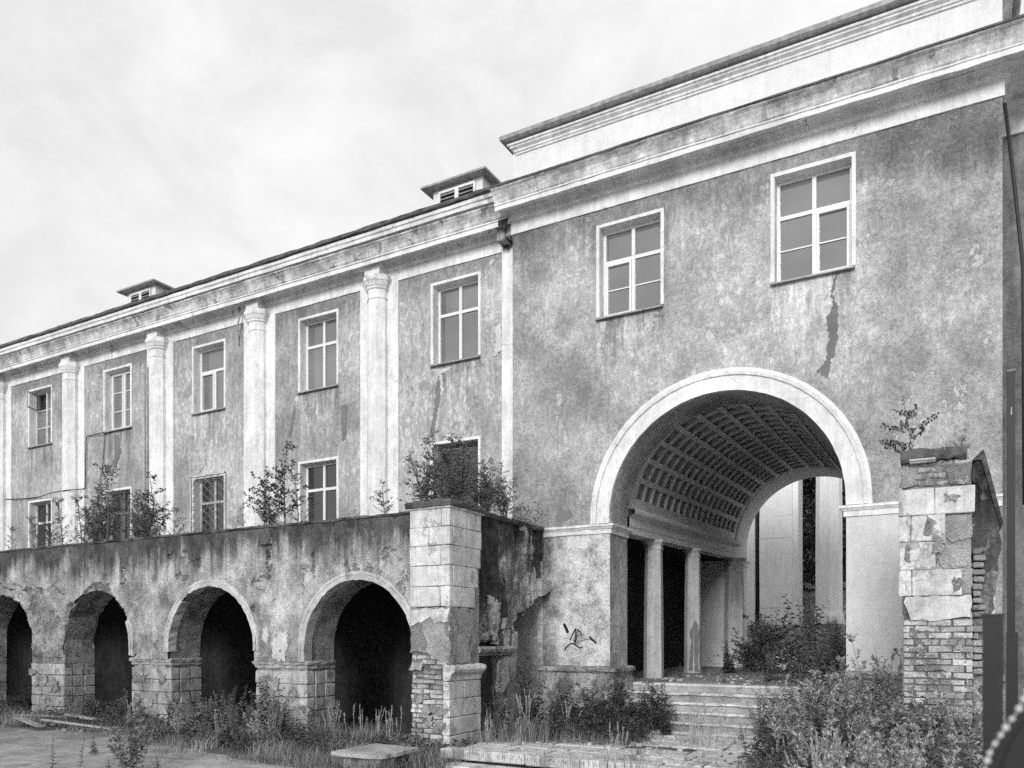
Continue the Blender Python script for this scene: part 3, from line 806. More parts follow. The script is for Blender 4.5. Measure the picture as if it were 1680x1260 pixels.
# flaked render on the wing
for k, (nm, pts, mt) in enumerate((('bare_patch', [(-9.851, 5.74), (-9.741, 5.649), (-9.807, 5.367), (-9.873, 5.011), (-10.029, 4.371), (-10.118, 4.419), (-9.984, 4.953), (-9.94, 5.497)], DK),
        ('flaked_patch', [(-10.0, 5.88), (-9.501, 5.85), (-9.80, 5.76), (-9.72, 5.357), (-9.79, 5.276), (-9.84, 5.70)], LT),
        ('flaked_patch', [(-14.025, 5.92), (-14.03, 5.764), (-14.19, 5.336), (-14.12, 5.616), (-14.10, 5.9)], LT),
        ('bare_patch', [(-14.163, 5.616), (-14.08, 5.80), (-14.13, 5.362), (-14.275, 4.891), (-14.376, 4.944)], DK),
        ('bare_patch', [(-12.64, 5.48), (-12.461, 5.454), (-12.486, 4.711), (-12.614, 4.609), (-12.64, 5.046)], DK),
        ('flaked_patch', [(-8.62, 7.14), (-8.56, 7.19), (-8.55, 7.05), (-8.61, 7.03)], LT), ('flaked_patch', [(-8.44, 6.83), (-8.34, 6.83), (-8.35, 6.78), (-8.43, 6.78)], LT),
        ('flaked_patch', [(-8.55, 7.9), (-8.47, 7.98), (-8.45, 7.93), (-8.54, 7.82)], LT), ('flaked_patch', [(-8.42, 6.5), (-8.27, 6.6), (-8.26, 6.0), (-8.45, 5.9), (-8.40, 6.2)], LT),
        ('bare_patch', [(-21.2, 5.85), (-21.0, 5.8), (-20.9, 5.3), (-21.1, 4.9), (-21.3, 4.95), (-21.15, 5.3)], DK), ('bare_patch', [(-17.6, 4.35), (-17.3, 4.6), (-17.4, 5.2), (-17.7, 4.8)], M['wing']))):
    patch(nm, pts, WY, mt, wing, 50 + k, .02, .005 + .0013 * k)
# broken corner of the entablature beside the gatehouse
patch('cornice_hole_shade', [(-8.10, 8.30), (-7.92, 8.24), (-7.86, 8.36), (-7.84, 8.54), (-7.96, 8.56), (-8.10, 8.50), (-8.04, 8.40)], WY - .47, M['inside'], wing, 72, .035, .02)  # flat black patches stand in for the shade inside the break
patch('cornice_hole_shade', [(-8.16, 8.02), (-8.02, 8.04), (-7.96, 8.28), (-8.06, 8.34), (-8.14, 8.22)], WY - .11, M['inside'], wing, 71, .03, .01)
for k in range(7): block('rubble_lump', M['core'], wing, -8.2 + k * .05, -8.2 + k * .05 + random.uniform(.05, .11), WY - .2 - random.uniform(0, .2), WY - .05, 8.2 + random.uniform(-.1, .22), 8.36 + random.uniform(-.02, .1), .02, .03)

# window guard of bent bars over the third lower window
gx, gz0, gz1 = -17.2, 2.3, 4.3
gr = empty('window_grille', (gx, WY, gz0), 'wavy iron grille over the third lower window of the wing', 'grille')
fr = MB(); x0, x1 = gx - .68, gx + .66
for a, b, c, d in ((x0, x0 + .035, gz0, gz1), (x1 - .035, x1, gz0, gz1), (x0, x1, gz1 - .035, gz1), (x0, x1, gz0, gz0 + .035)): fr.box(a, b, WY - .06, WY - .03, c, d)
fr.build('grille_frame', M['wood'], gr)
for k in range(10):
    xx = x0 + .07 + k * (x1 - x0 - .14) / 9; sg = 1 if k % 2 else -1
    pts = [(xx + sg * .045 * (1 if (t // 2) % 2 else -1), WY - .05, gz0 + .03 + t * .055) for t in range(int((gz1 - gz0 - .05) / .055) + 1)]
    MB().tube(pts, .008, 4).build('bar', M['grille'], gr)

# cables and pipes on the wing
def tubeobj(name, pts, r, mat, label, cat, n=6):
    mb_ = MB().tube(pts, r, n); base = Vector(pts[0])
    me_ = mesh(name, [tuple(Vector(v) - base) for v in mb_.v], mb_.f, True)
    return tag(link(name, me_, M[mat], None, loc=base), label, cat)
tubeobj('electric_cable', smooth_line([(-30, 14.3, 4.7), (-27.76, 14.3, 4.535), (-26.17, 14.28, 4.40), (-24.99, 14.3, 4.357), (-23.7, 14.02, 4.339), (-22.9, 14.05, 4.36), (-22.554, 14.28, 4.40), (-22.5, 14.3, 4.6), (-22.465, 14.3, 5.513), (-22.43, 14.3, 5.9), (-22.3, 14.3, 5.945), (-21.621, 14.25, 5.93), (-21.5, 14.2, 5.92)], 4), .014, 'cable', 'black cable running along the wing wall and up beside a window', 'cable')
tubeobj('electric_cable', smooth_line([(-21.564, 14.31, 5.906), (-21.678, 14.31, 5.067), (-21.88, 14.3, 4.196), (-21.967, 14.3, 3.3)], 4), .010, 'cable', 'thin cable dropping from a window sill into the terrace bushes', 'cable')
tubeobj('downpipe', [(-19.62, 14.15, 7.56), (-19.60, 14.16, 5), (-19.58, 14.16, 2.2)], .055, 'pipe', 'grey downpipe left of a half column, open at its top', 'pipe', 10)
tubeobj('overflow_pipe', smooth_line([(-15.95, 14.22, 8.55), (-15.9, 14.2, 8.2), (-15.98, 14.22, 7.95), (-16.05, 14.28, 7.75), (-16.05, 14.3, 7.5)], 4), .022, 'pipe', 'thin bent pipe running down the frieze beside a window head', 'pipe')

# ------------------------------------------------------------------ the right hand wing (only a sliver shows)
rw = empty('side_wing', (4, 14.9, GZ), 'shaded grey wing wall at the right edge behind the gatehouse corner', 'building')
MB().box(PX1, 9, 15.1, 16, GZ, 8.6).build('wall', plaster('shaded_wall', .10, .24, big=.8, streak=.2, bump=.5), rw)  # darker wall colour carries the shadow beside the gatehouse
link('cornice', moulding([(PX1, 15.1), (9, 15.1)], [(0, 8.1), (.05, 8.1), (.05, 8.4), (.3, 8.5), (.3, 8.7), (0, 8.75)], .5, .004, 61), M['cornice'], rw)
tubeobj('downpipe', [(.68, 14.2, 8.14), (.80, 14.2, 6.9), (.915, 14.2, 5.575), (.93, 14.2, 2)], .026, 'cable', 'slanting dark downpipe under the cornice at the right corner of the gatehouse', 'pipe', 8)
bm_ = empty('black_mast', (.76, 13.95, GZ), 'tall black box section post standing against the right corner of the gatehouse', 'post')
MB().box(.697, .797, 13.9, 14.0 - .006, .05, 3.96).build('shaft', M['black'], bm_)
MB().box(.69, .83, 13.86, 13.992, GZ, .07).build('sleeve', M['black'], bm_)
MB().box(.69, .804, 13.89, 13.9955, 3.95, 3.99).build('cap', M['metal'], bm_)
MB().box(.74, .755, 13.885, 13.9, 3.3, 3.42).build('bracket', M['zinc'], bm_)

# ------------------------------------------------------------------ arcade terrace
TY, TT = 11.0, .72
TX1 = -7.55
AC = [-9.26, -13.07, -16.84, -20.62, -24.4, -28.2, -32.0]
AH, AZ = 1.26, -.22
ter = empty('arcade_terrace', (-20, TY, GZ), 'crumbling arcaded terrace with dark round arches and stained parapet', 'terrace')
def eroded_arch(cx, seed, amp):
    r = random.Random(seed)
    p = arch_pts(cx, AH, AZ, GZ - .05, 34)
    return [p[0]] + [(x + r.uniform(-amp, amp), z + r.uniform(-amp, amp)) for (x, z) in p[1:-1]] + [p[-1]]
outl = [(-36, GZ - .05)]
for i, cx in reversed(list(enumerate(AC))): outl += eroded_arch(cx, 20 + i, (.008, .014, .03, .05, .02, .02, .02)[i])
outl += [(TX1, GZ - .05), (TX1, 2.08), (-36, 2.08)]
twall = link('arcade_wall', prism(outl, [], TT, 'XZ', TY), M['rough'], ter)
# the weathered face: lumpy old render above, torn away to rough masonry below
from mathutils import noise as mnoise
def arcpt(cx, deg, rr): return (cx + rr * math.cos(R(deg)), AZ + rr * math.sin(R(deg)))
edge_pts = [(-36, .95), (-26.5, 1.0), (-22.6, 1.05), (-21.5, 1.12), (-20.9, 1.32), (-20.3, 1.18), (-19.6, 1.20), (-19.0, 1.12), (-18.4, 1.20), (-17.9, .86), (-17.5, .72), (-17.2, 1.0), (-16.9, 1.25), (-16.55, 1.2), (-16.2, .9), (-15.7, .45), (-15.4, -.6), (TX1, -.6)]
ex, ez = zip(*edge_pts)
def coat_edge(x): return float(np.interp(x, ex, ez))
def face_y(x, z):
    """relief of the front face, and whether render still covers it"""
    w = mnoise.fractal(Vector((x * 2.1, 3.0, z * 2.1)), .9, 2.1, 4)
    ragged_ = .16 * mnoise.fractal(Vector((x * 2.6, 9.0, z * 2.6)), .8, 2.2, 4)
    on = z > coat_edge(x) + ragged_
    hole = mnoise.fractal(Vector((x * .9, 21.0, z * 1.1)), .8, 2.2, 5)
    if on and hole > .62 and z < 1.75: on = False
    if on: return -.088 + .016 * w, True
    q = mnoise.fractal(Vector((x * 6.5, 5.0, z * 6.5)), .7, 2.2, 4)
    return -.012 - .035 * abs(w) - .034 * q, False
xs_ = np.arange(-27.4, -7.76, .042); zs_ = np.arange(-.47, 2.082, .0425)
vid = {}; V_ = []; F_ = []; mi = []
info = {}
for i_, x in enumerate(xs_):
    for k_, z in enumerate(zs_): info[(i_, k_)] = face_y(x, z)
def inside_arch(x, z, pad):
    for c_ in AC:
        dx = abs(x - c_)
        if dx < AH + pad and (z < AZ or math.hypot(dx, z - AZ) < AH + pad): return True
    return False
def vtx(i_, k_):
    if (i_, k_) not in vid:
        x, z = xs_[i_], zs_[k_]; y_, on = info[(i_, k_)]
        x2, z2 = x, z
        if inside_arch(x, z, .0):                    # pull boundary vertices onto the arch line
            c_ = min(AC, key=lambda c: abs(c - x))
            if z < AZ: x2 = c_ + math.copysign(AH + .004, x - c_)
            else:
                L = max(math.hypot(x - c_, z - AZ), 1e-4); x2 = c_ + (x - c_) / L * (AH + .004); z2 = AZ + (z - AZ) / L * (AH + .004)
        vid[(i_, k_)] = len(V_); V_.append((x2, TY + y_ - .002, z2))
    return vid[(i_, k_)]
for i_ in range(len(xs_) - 1):
    for k_ in range(len(zs_) - 1):
        cs = [(i_, k_), (i_ + 1, k_), (i_ + 1, k_ + 1), (i_, k_ + 1)]
        if sum(inside_arch(xs_[a], zs_[b], 0) for a, b in cs) > 2: continue
        F_.append([vtx(a, b) for a, b in cs])
        mi.append(0 if sum(info[c][1] for c in cs) >= 2 else 1)
me_ = mesh('wall_face', V_, F_)
me_.materials.append(M['terrace']); me_.materials.append(M['rough'])
me_.polygons.foreach_set('material_index', mi); me_.update()
link('wall_face', me_, None, ter)
# pale patch of fresh looking plaster on the pier between the third and last arch
patch('flaked_patch', [(-11.32, -.42), (-11.0, -.44), (-10.92, -.1), (-10.95, .12), (-11.15, .05), (-11.25, .14), (-11.33, -.1)], TY - .095, LT, ter, 90, .035, .006)
patch('flaked_patch', [(-11.62, -.05), (-11.5, .25), (-11.42, .1), (-11.45, -.15)], TY - .095, LT, ter, 91, .03, .006)
# archivolts: whole on the two right arches, half gone on the next, none beyond
ap = [(AH - .02, -.1), (AH - .02, .105), (AH + .055, .118), (AH + .06, .098), (AH + .075, .098), (AH + .08, .112), (AH + .125, .110), (AH + .13, .06)]
link('archivolt', arc_moulding(AC[0], AZ, ap, TY - .0, R(0), R(180), 44, leg=.24, wob=.010, seed=2), M['rim'], ter)
link('archivolt', arc_moulding(AC[1], AZ, ap, TY - .0, R(-2), R(118), 32, wob=.013, seed=3), M['rim'], ter)
link('archivolt', arc_moulding(AC[1], AZ, ap, TY - .0, R(131), R(184), 16, wob=.012, seed=4), M['rim'], ter)
link('archivolt', arc_moulding(AC[2], AZ, ap, TY - .0, R(-8), R(26), 12, wob=.008, seed=5), M['rim'], ter)
# piers: imposts and coursed stone below
edges = [-36] + sorted([c + s_ * AH for c in AC for s_ in (-1, 1)]) + [TX1]
piers = [(edges[i], edges[i + 1]) for i in range(0, len(edges), 2)]
for pi, (a, b) in enumerate(piers):
    if a < -35 or b > -8: continue
    p = empty('pier', ((a + b) / 2, TY, GZ)); p.parent = ter; p.location = Vector(((a + b) / 2, TY, GZ)) - ter.location
    core = MB().box(a + .02, b - .02, TY + .02, TY + TT - .02, GZ, -.58).build('pier_core', M['mortar'], p)
    if pi != len(piers) - 4 - 1 and a > -19.9 and not (-19.5 < a < -18.2):
        im = moulding([(a, TY + TT), (a, TY), (b, TY), (b, TY + TT)][::1], [(0, -.60), (.03, -.59), (.035, -.545), (.06, -.52), (.075, -.48), (.05, -.455), (0, -.45)], .10, .012, 100 + pi)
        link('impost', im, M['pierblock'], p)
    z = GZ - .03; course = 0
    while z < -.60:
        h_ = random.choice((.22, .25, .27)); z1_ = min(z + h_, -.605)
        if z1_ - z < .08: break
        w_ = b - a; cuts = [a - .03]
        x = a + random.uniform(.3, .55) * (1 if course % 2 else .8)
        while x < b - .18: cuts.append(x); x += random.uniform(.38, .62)
        cuts.append(b + .03)
        for c0, c1 in zip(cuts[:-1], cuts[1:]): block('block', M['pierblock'], p, c0 + .006, c1 - .006, TY - .035, TY + .18, z + .006, z1_ - .006, .016, .011)
        for (s0, s1) in ((TY + .19, TY + .46), (TY + .46, TY + TT + .02)):            # flank facing the opening to its right
            block('block', M['pierblock'], p, b - .14, b + .028, s0 + .006, s1 - .006, z + .006, z1_ - .006, .016, .011)
        z = z1_; course += 1
# coping, deck, inner room
cpv = moulding([(-36, TY), (TX1 - .25, TY)], [(-.7, 2.085), (.03, 2.085), (.07, 2.10), (.075, 2.135), (.03, 2.15), (-.7, 2.155)], .16, .014, 120)
link('coping', cpv, M['coping'], ter)
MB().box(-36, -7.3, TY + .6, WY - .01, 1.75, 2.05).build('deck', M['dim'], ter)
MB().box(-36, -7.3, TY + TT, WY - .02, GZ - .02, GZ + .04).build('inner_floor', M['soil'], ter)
MB().box(-36, -7.3, WY - .16, WY - .03, GZ, 1.75).build('undercroft_dark_lining', M['dim'], ter)  # added lining, coloured near-black so the arches look unlit
MB().box(-36.2, -36, TY, WY, GZ, 2.05).build('light_stop_wall', M['dim'], ter)  # unseen wall added to keep light out of the arcade end
# scraps of render left over the stone piers
for k, (a, b) in enumerate(piers):
    if a < -20 or b > -8: continue
    for q in range(7):
        x = random.uniform(a + .05, b - .05); z = random.uniform(-1.75, -.75); w_ = random.uniform(.08, .3); h_ = random.uniform(.05, .22)
        patch('render_scrap', [(x - w_, z - h_), (x + w_ * .7, z - h_ * .8), (x + w_, z + h_ * .6), (x - w_ * .6, z + h_)], TY - .046 - .0025 * q, M['rough'], ter, 400 + k * 10 + q, .035, .010, .05)

# ------------------------------------------------------------------ left pylon
LX0, LX1, LY0, LY1 = -7.775, -6.985, 10.47, 11.44
lp = empty('stone_pylon', (-7.38, 10.9, GZ), 'stone faced pylon with brick bared at its foot, beside the last dark arch', 'pylon', 'pylons flanking the archway')
MB().box(LX0 + .05, LX1 - .04, LY0 + .06, LY1 - .02, GZ, 2.06).build('core', M['core'], lp)
zs = [2.075, 1.771, 1.471, 1.152, .813, .484]
for k in range(5):
    z1_, z0_ = zs[k], zs[k + 1]
    fc = [LX0, LX0 + (.62, .38, .12, .79, .60)[k], LX1]
    if k == 2: fc = [LX0, LX0 + .13, LX0 + .62, LX1]
    if k == 3: fc = [LX0, LX1]
    for a, b in zip(fc[:-1], fc[1:]):
        if b - a < .05: continue
        dep = LY0 + .16 if b < LX1 - .01 else LY0 + .16
        block('block', M['block'], lp, a + .004, b - .004, LY0, LY0 + .10, z0_ + .004, z1_ - .004, .010, .007)
    sc = [LY0 + .104, LY0 + (.55, .80, .62, .70, .60)[k], LY1 - (0, 0, .02, .12, .2)[k]]
    for a, b in zip(sc[:-1], sc[1:]):
        if b - a > .06: block('block', M['block'], lp, LX1 - .12, LX1, a + .004, b - .004, z0_ + .004, z1_ - .004, .008, .004)
# lumpy render that still covers the middle of the shaft
link('render_coat', prism(ragged([(LX0 + .02, .478), (LX1 - .005, .478), (LX1 - .005, -.42), (LX0 + .55, -.36), (LX0 + .40, -.27), (LX0 + .16, -.23), (LX0 + .02, -.25)], .07, .016, 13), [], .07, 'XZ', LY0 + .008), M['core'], lp)
link('render_coat', prism(ragged([(LY0 + .085, .478), (LY1 - .25, .478), (LY1 - .28, .1), (LY1 - .4, -.1), (LY1 - .35, -.4), (LY0 + .085, -.44)], .08, .02, 14), [], .09, 'YZ', LX1 - .006), M['core'], lp)
link('render_coat', prism(ragged([(LX0 + .03, .455), (LX1 - .01, .455), (LX1 - .02, .25), (LX0 + .5, .22), (LX0 + .42, .30), (LX0 + .03, .17)], .07, .02, 15), [], .05, 'XZ', LY0 - .012), M['block'], lp)
# bared bricks on the front
z = -1.80; k = 0
while z < -.30:
    off = 0 if k % 2 else -.13
    x = LX0 + off
    while x < LX1 - .10:
        a, b = max(x, LX0 + .015 + random.uniform(0, .02)), min(x + .245, LX1 - .06)
        if b - a > .05 and random.random() > .05:
            yy = LY0 + .02 + random.uniform(-.012, .022)
            block('brick', M['brick'], lp, a + .007, b - .007, yy, yy + .11, z + .007, z + .070, .006, .013)
        x += .257
    z += .0795; k += 1
MB().box(LX0 + .03, LX1 - .05, LY0 + .045, LY0 + .3, GZ, -.2).build('mortar_bed', M['mortar'], lp)
for k in range(9):
    x = random.uniform(LX0 + .1, LX1 - .15); z = random.uniform(-1.7, -.35); w_ = random.uniform(.05, .14); h_ = random.uniform(.03, .10)
    patch('mortar_smear', [(x - w_, z - h_), (x + w_ * .7, z - h_ * .8), (x + w_, z + h_ * .6), (x - w_ * .6, z + h_)], LY0 - .004 - .002 * k, M['core'], lp, 500 + k, .025, .012, .04)
# base mould and base stones on the flank
link('base_mould', moulding([(LX1 - .03, LY0 + .0), (LX1 - .03, LY1)], [(-.1, -.70), (.03, -.70), (.035, -.62), (.06, -.60), (.11, -.565), (.135, -.52), (.12, -.47), (.05, -.45), (-.1, -.44)], .08, .008, 130), M['block'], lp)
zb = [-.71, -1.0, -1.29, -1.58, GZ]
for k in range(4):
    for a, b in ((LY0 + .0, LY0 + .42), (LY0 + .42, LY1)):
        block('block', M['block'], lp, LX1 - .14, LX1 - .005, a + .004, b - .004, zb[k + 1] + .004, zb[k] - .004, .012, .005)
# cap
link('cap', moulding([(LX0, LY1 + .4), (LX0, LY0), (LX1, LY0), (LX1, LY1 + .05)], [(-.3, 2.08), (.03, 2.08), (.045, 2.10), (.06, 2.14), (.065, 2.175), (.03, 2.195), (-.3, 2.21)], .10, .010, 131), M['coping'], lp)
link('cap_mould', moulding([(LX0, LY1 + .4), (LX0, LY0), (LX1, LY0), (LX1, LY1 + .05)], [(-.1, 2.055), (.012, 2.056), (.03, 2.07), (.035, 2.082), (-.1, 2.083)], .12, .004, 132), M['block'], lp)
MB().box(LX0 + .2, LX1 - .2, LY0 + .2, LY1 + .3, 2.0, 2.2).build('cap_fill', M['coping'], lp)

# ------------------------------------------------------------------ broken wall between the left pylon and the gatehouse
sw = empty('broken_side_wall', (-7.1, 12.6, GZ), 'soaked side wall with torn hanging render between the left pylon and the gatehouse', 'wall')
up_ = [(11.42, 2.10), (13.99, 2.10), (13.97, 1.12), (13.80, .98), (13.55, .72), (13.25, .52), (13.10, .38), (12.95, .62), (12.86, .30), (12.74, -.12), (12.55, .05), (12.40, .0), (12.2, -.1), (12.0, .02), (11.75, -.02), (11.42, .0)]
low_y, low_z = zip(*[(11.40, -.05), (11.75, -.08), (12.0, .0), (12.2, -.12), (12.4, -.2), (12.55, -.3), (12.74, -.35), (12.86, .10), (12.95, .55), (13.10, .36), (13.25, .52), (13.55, .72), (13.80, .95), (14.0, 1.1)])
ys_ = np.arange(11.40, 13.995, .032); zs_ = np.arange(-.3, 2.105, .034)
V_ = []; F_ = []; mi = []; vid = {}
def stubv(i_, k_):
    if (i_, k_) not in vid:
        y_, z_ = ys_[i_], zs_[k_]
        drape = mnoise.fractal(Vector((y_ * 2.3, 4.0, z_ * .55)), .9, 2.0, 4)
        lump = mnoise.fractal(Vector((y_ * 7, 8.0, z_ * 6)), .8, 2.0, 3)
        vid[(i_, k_)] = len(V_); V_.append((-7.13 + .15 * drape + .03 * lump - .05, y_, z_))
    return vid[(i_, k_)]
for i_ in range(len(ys_) - 1):
    for k_ in range(len(zs_) - 1):
        y_, z_ = ys_[i_], zs_[k_]
        bot = float(np.interp(y_, low_y, low_z)) + .14 * mnoise.fractal(Vector((y_ * 5, 2.0, 0)), .8, 2.1, 3)
        if z_ < bot: continue
        F_.append([stubv(i_, k_), stubv(i_ + 1, k_), stubv(i_ + 1, k_ + 1), stubv(i_, k_ + 1)])
        t_ = mnoise.fractal(Vector((y_ * 2.3, 4.0, z_ * .55)), .9, 2.0, 4) + .25 * mnoise.fractal(Vector((y_ * 6, 1.0, z_ * 3)), .8, 2.0, 3) + (bot + .5 - z_) * .22
        so = mnoise.fractal(Vector((y_ * 3.0, 14.0, z_ * .8)), .9, 2.0, 4) * .35
        mi.append(2 if (y_ + so < 12.25 and z_ > .55 + so * 2) else 1 if t_ > .12 else 0)
me_ = mesh('upper_wall', V_, F_); me_.materials.append(M['stub']); me_.materials.append(M['core']); me_.materials.append(M['soot']); me_.polygons.foreach_set('material_index', mi); me_.update()
so_ = link('upper_wall', me_, None, sw)
sm_ = so_.modifiers.new('thickness', 'SOLIDIFY'); sm_.thickness = .16; sm_.offset = 0
link('ledge', moulding([(-7.08, 11.40), (-7.08, 12.62)], [(-.3, -.34), (.02, -.33), (.05, -.28), (.10, -.26), (.12, -.21), (.10, -.17), (-.3, -.16)], .08, .010, 140), M['rough'], sw)
link('lower_wall', prism(ragged([(12.42, -.36), (12.66, -.36), (12.7, .05), (12.86, .1), (12.83, -.5), (12.75, -1.1), (12.72, GZ), (12.45, GZ), (12.46, -1.0)], .08, .02, 25), [], .3, 'YZ', -7.06), M['core'], sw)
link('fallen_render', prism(ragged([(12.05, -.45), (12.3, -.4), (12.42, -.75), (12.2, -1.05), (12.0, -.9)], .07, .03, 26), [], .05, 'YZ', -7.0), M['core'], sw)
link('sheared_plaster', prism(ragged([(13.55, 1.12), (14.0, 1.10), (13.99, .92), (13.6, .78)], .06, .015, 27), [], .3, 'YZ', -6.93), M['core'], sw)
link('side_coping', moulding([(-7.10, 11.44), (-7.10, 13.99)], [(-.4, 2.08), (.03, 2.08), (.06, 2.11), (.06, 2.15), (.02, 2.17), (-.4, 2.18)], .12, .012, 141), M['coping'], sw)

# ------------------------------------------------------------------ right pylon
RX0, RX1 = -.575, .214
rp = empty('stone_pylon', (-.18, 10.9, GZ), 'pale pylon with split render and clean brick courses at the right of the archway', 'pylon', 'pylons flanking the archway')
MB().box(RX0 + .04, RX1 - .04, LY0 + .055, LY1, GZ, 2.06).build('core', M['core'], rp)
zr = [1.75, 1.431, 1.12, .79, .48]
cut = [(RX0, RX0 + .38, RX1), (RX0, RX0 + .13, RX1 - .30), (RX0, RX0 + .39), (RX0, RX0 + .14, RX1 - .13)]
for k in range(4):
    for a, b in zip(cut[k][:-1], cut[k][1:]):
        block('block', M['block'], rp, a + .003, b - .003, LY0, LY0 + .12, zr[k + 1] + .003, zr[k] - .003, .009, .006)
link('render_coat', prism(ragged([(RX0 + .08, .475), (RX1 - .04, .475), (RX1 - .04, .235), (RX0 + .6, .225), (RX0 + .4, .19), (RX0 + .14, .205), (RX0 + .10, .34), (RX0 + .06, .42)], .06, .012, 33), [], .08, 'XZ', LY0 + .002), M['block'], rp)
# half fallen render, split into plates, upper right
for k, pts in enumerate(([(RX1 - .32, 1.38), (RX1 - .02, 1.42), (RX1 - .03, 1.15), (RX1 - .22, 1.10), (RX1 - .36, 1.2)], [(RX1 - .40, 1.10), (RX1 - .15, 1.07), (RX1 - .05, 1.10), (RX1 - .06, .82), (RX1 - .3, .80), (RX1 - .38, .9)],
        [(RX1 - .12, .78), (RX1 - .02, .78), (RX1 - .04, .50), (RX1 - .12, .5)], [(RX0 + .02, 2.0), (RX0 + .17, 1.93), (RX0 + .20, 1.80), (RX0 + .12, 1.77), (RX0 + .01, 1.78)], [(RX1 - .3, 1.95), (RX1 - .05, 1.98), (RX1 - .04, 1.78), (RX1 - .25, 1.77)])):
    link('render_plate', prism(ragged(pts, .05, .014, 60 + k), [], .05, 'XZ', LY0 + (.03, .035, .03, .01, .03)[k]), M['core'], rp)
for zc, xs in ((1.77, (RX0 + .2, RX1 - .05)), (1.85, (RX0 + .12, RX1 - .22)), (1.93, (RX0 + .2, RX1 - .3)), (2.005, (RX0 + .24, RX1 - .02))):
    x = xs[0]
    while x < xs[1] - .1:
        w_ = random.uniform(.14, .25); yy = LY0 + .03 + random.uniform(0, .02)
        block('brick', M['brick'], rp, x, min(x + w_, xs[1]) - .012, yy, yy + .1, zc + .006, zc + .070, .014, .009); x += w_
z = -1.80; k = 0
while z < .20:
    off = 0 if k % 2 else -.13
    x = RX0 + .045 + off
    while x < RX1 - .02:
        a, b = max(x, RX0 + .05), min(x + .25, RX1 - .02)
        if b - a > .05 and (b < RX0 + .8):
            yy = LY0 + .02 + random.uniform(-.003, .006)
            block('brick', M['brick'], rp, a + .005, b - .005, yy, yy + .11, z + .006, z + .070, .005, .008)
        x += .26
    z += .0772; k += 1
for k in range(7):
    x = random.uniform(RX0 + .12, RX1 - .15); z = random.uniform(-.9, .12); w_ = random.uniform(.04, .12); h_ = random.uniform(.02, .07)
    patch('mortar_smear', [(x - w_, z - h_), (x + w_ * .7, z - h_ * .8), (x + w_, z + h_ * .6), (x - w_ * .6, z + h_)], LY0 - .0 - .002 * k, M['core'], rp, 520 + k, .022, .012, .04)
for k, (x, z, w_, h_) in enumerate(((RX0 + .33, 1.30, .05, .12), (RX0 + .42, 1.08, .07, .10), (RX0 + .60, .60, .06, .09), (RX0 + .08, .98, .03, .10), (RX0 + .55, 1.62, .09, .05))):
    patch('render_scar', [(x - w_, z - h_), (x + w_ * .7, z - h_ * .8), (x + w_, z + h_ * .6), (x - w_ * .6, z + h_)], LY0 - .002, M['core'], rp, 540 + k, .03, .006 + .001 * k, .035)
for (a, b, zc) in ((RX0 + .04, RX0 + .14, .26), (RX0 + .04, RX0 + .17, .33), (RX0 + .04, RX0 + .12, .40)): block('brick', M['mortar'], rp, a, b, LY0 + .035, LY0 + .12, zc, zc + .062, .008, .004)
MB().box(RX0 + .06, RX1 - .06, LY0 + .045, LY0 + .3, GZ, .45).build('mortar_bed', M['mortar'], rp)
link('cap', moulding([(RX0 + .02, LY0), (RX1 - .08, LY0 )], [(-.9, 2.06), (.01, 2.07), (.03, 2.10), (.035, 2.19), (.0, 2.21), (-.9, 2.22)], .06, .016, 150), M['coping'], rp)
link('cap_mould', moulding([(RX0 + .12, LY0), (RX1 - .40, LY0)], [(-.05, 2.045), (.045, 2.045), (.05, 2.06), (.08, 2.065), (.08, 2.085), (-.05, 2.088)], .09, .004, 151), M['col'], rp)
# torn flank and sloping stub behind the right pylon
rs = empty('broken_side_wall', (.3, 12.4, GZ), 'dark torn stub of wall with sloping top behind the right pylon', 'wall')
link('stub_wall', prism(ragged([(.20, 2.10), (.30, 2.16), (.50, 1.32), (.47, .75), (.40, .25), (.36, -.3), (.30, GZ), (.20, GZ)], .09, .022, 41), [], .9, 'XZ', 11.1), M['stub'], rs)
link('sloping_coping', prism([(.195, 2.14), (.31, 2.26), (.34, 2.16), (.515, 1.36), (.48, 1.33), (.29, 2.14)], [], .9, 'XZ', 11.07), M['coping'], rs)
for k in range(18):
    zc = 1.0 - k * .085
    block('brick', M['core'], rs, .20, .29 + random.uniform(-.05, .05), LY0 + .52, LY0 + .64, zc, zc + .066, .012, .008)

# ------------------------------------------------------------------ platform, kerbs, pedestal
PZ = -1.67
pf = empty('entrance_platform', (ACX, 11, PZ), kind='structure')
MB().box(-6.55, 1.5, 10.05, 15.0, GZ - .02, PZ - .012).build('bed', M['soil'], pf)
y = 10.06; rr_ = 0
while y < 13.3:
    d_ = random.choice((.42, .5, .6)); x = -6.5 + random.uniform(-.1, .0)
    while x < 1.3:
        w_ = random.uniform(.5, 1.15)
        if random.random() > .03:
            block('slab', M['paving'], pf, x + .02, min(x + w_, 1.4) - .02, y + .02, y + d_ - .02, PZ - .06, PZ + random.uniform(-.010, .012), .008, .008)
        x += w_
    y += d_
x = -6.72
while x < 1.3:
    w_ = random.uniform(.85, 1.5)
    o = block('kerb_stone', M['paving'], pf, x + .008, x + w_ - .008, 9.80, 10.05, PZ - .14, PZ + random.uniform(.0, .012), .018, .008)
    o = block('kerb_stone', M['paving'], pf, x + .25, x + w_ + .23, 9.40, 9.79, GZ - .05, GZ + .055 + random.uniform(-.01, .012), .02, .010)
    x += w_
sl = empty('stone_pedestal', (-7.25, 8.95, GZ), 'low stained stone pedestal with chipped slab top at the left kerb end', 'pedestal')
MB().box(-7.55, -6.90, 8.62, 9.38, GZ - .05, -1.675, .01).build('body', M['stub'], sl)
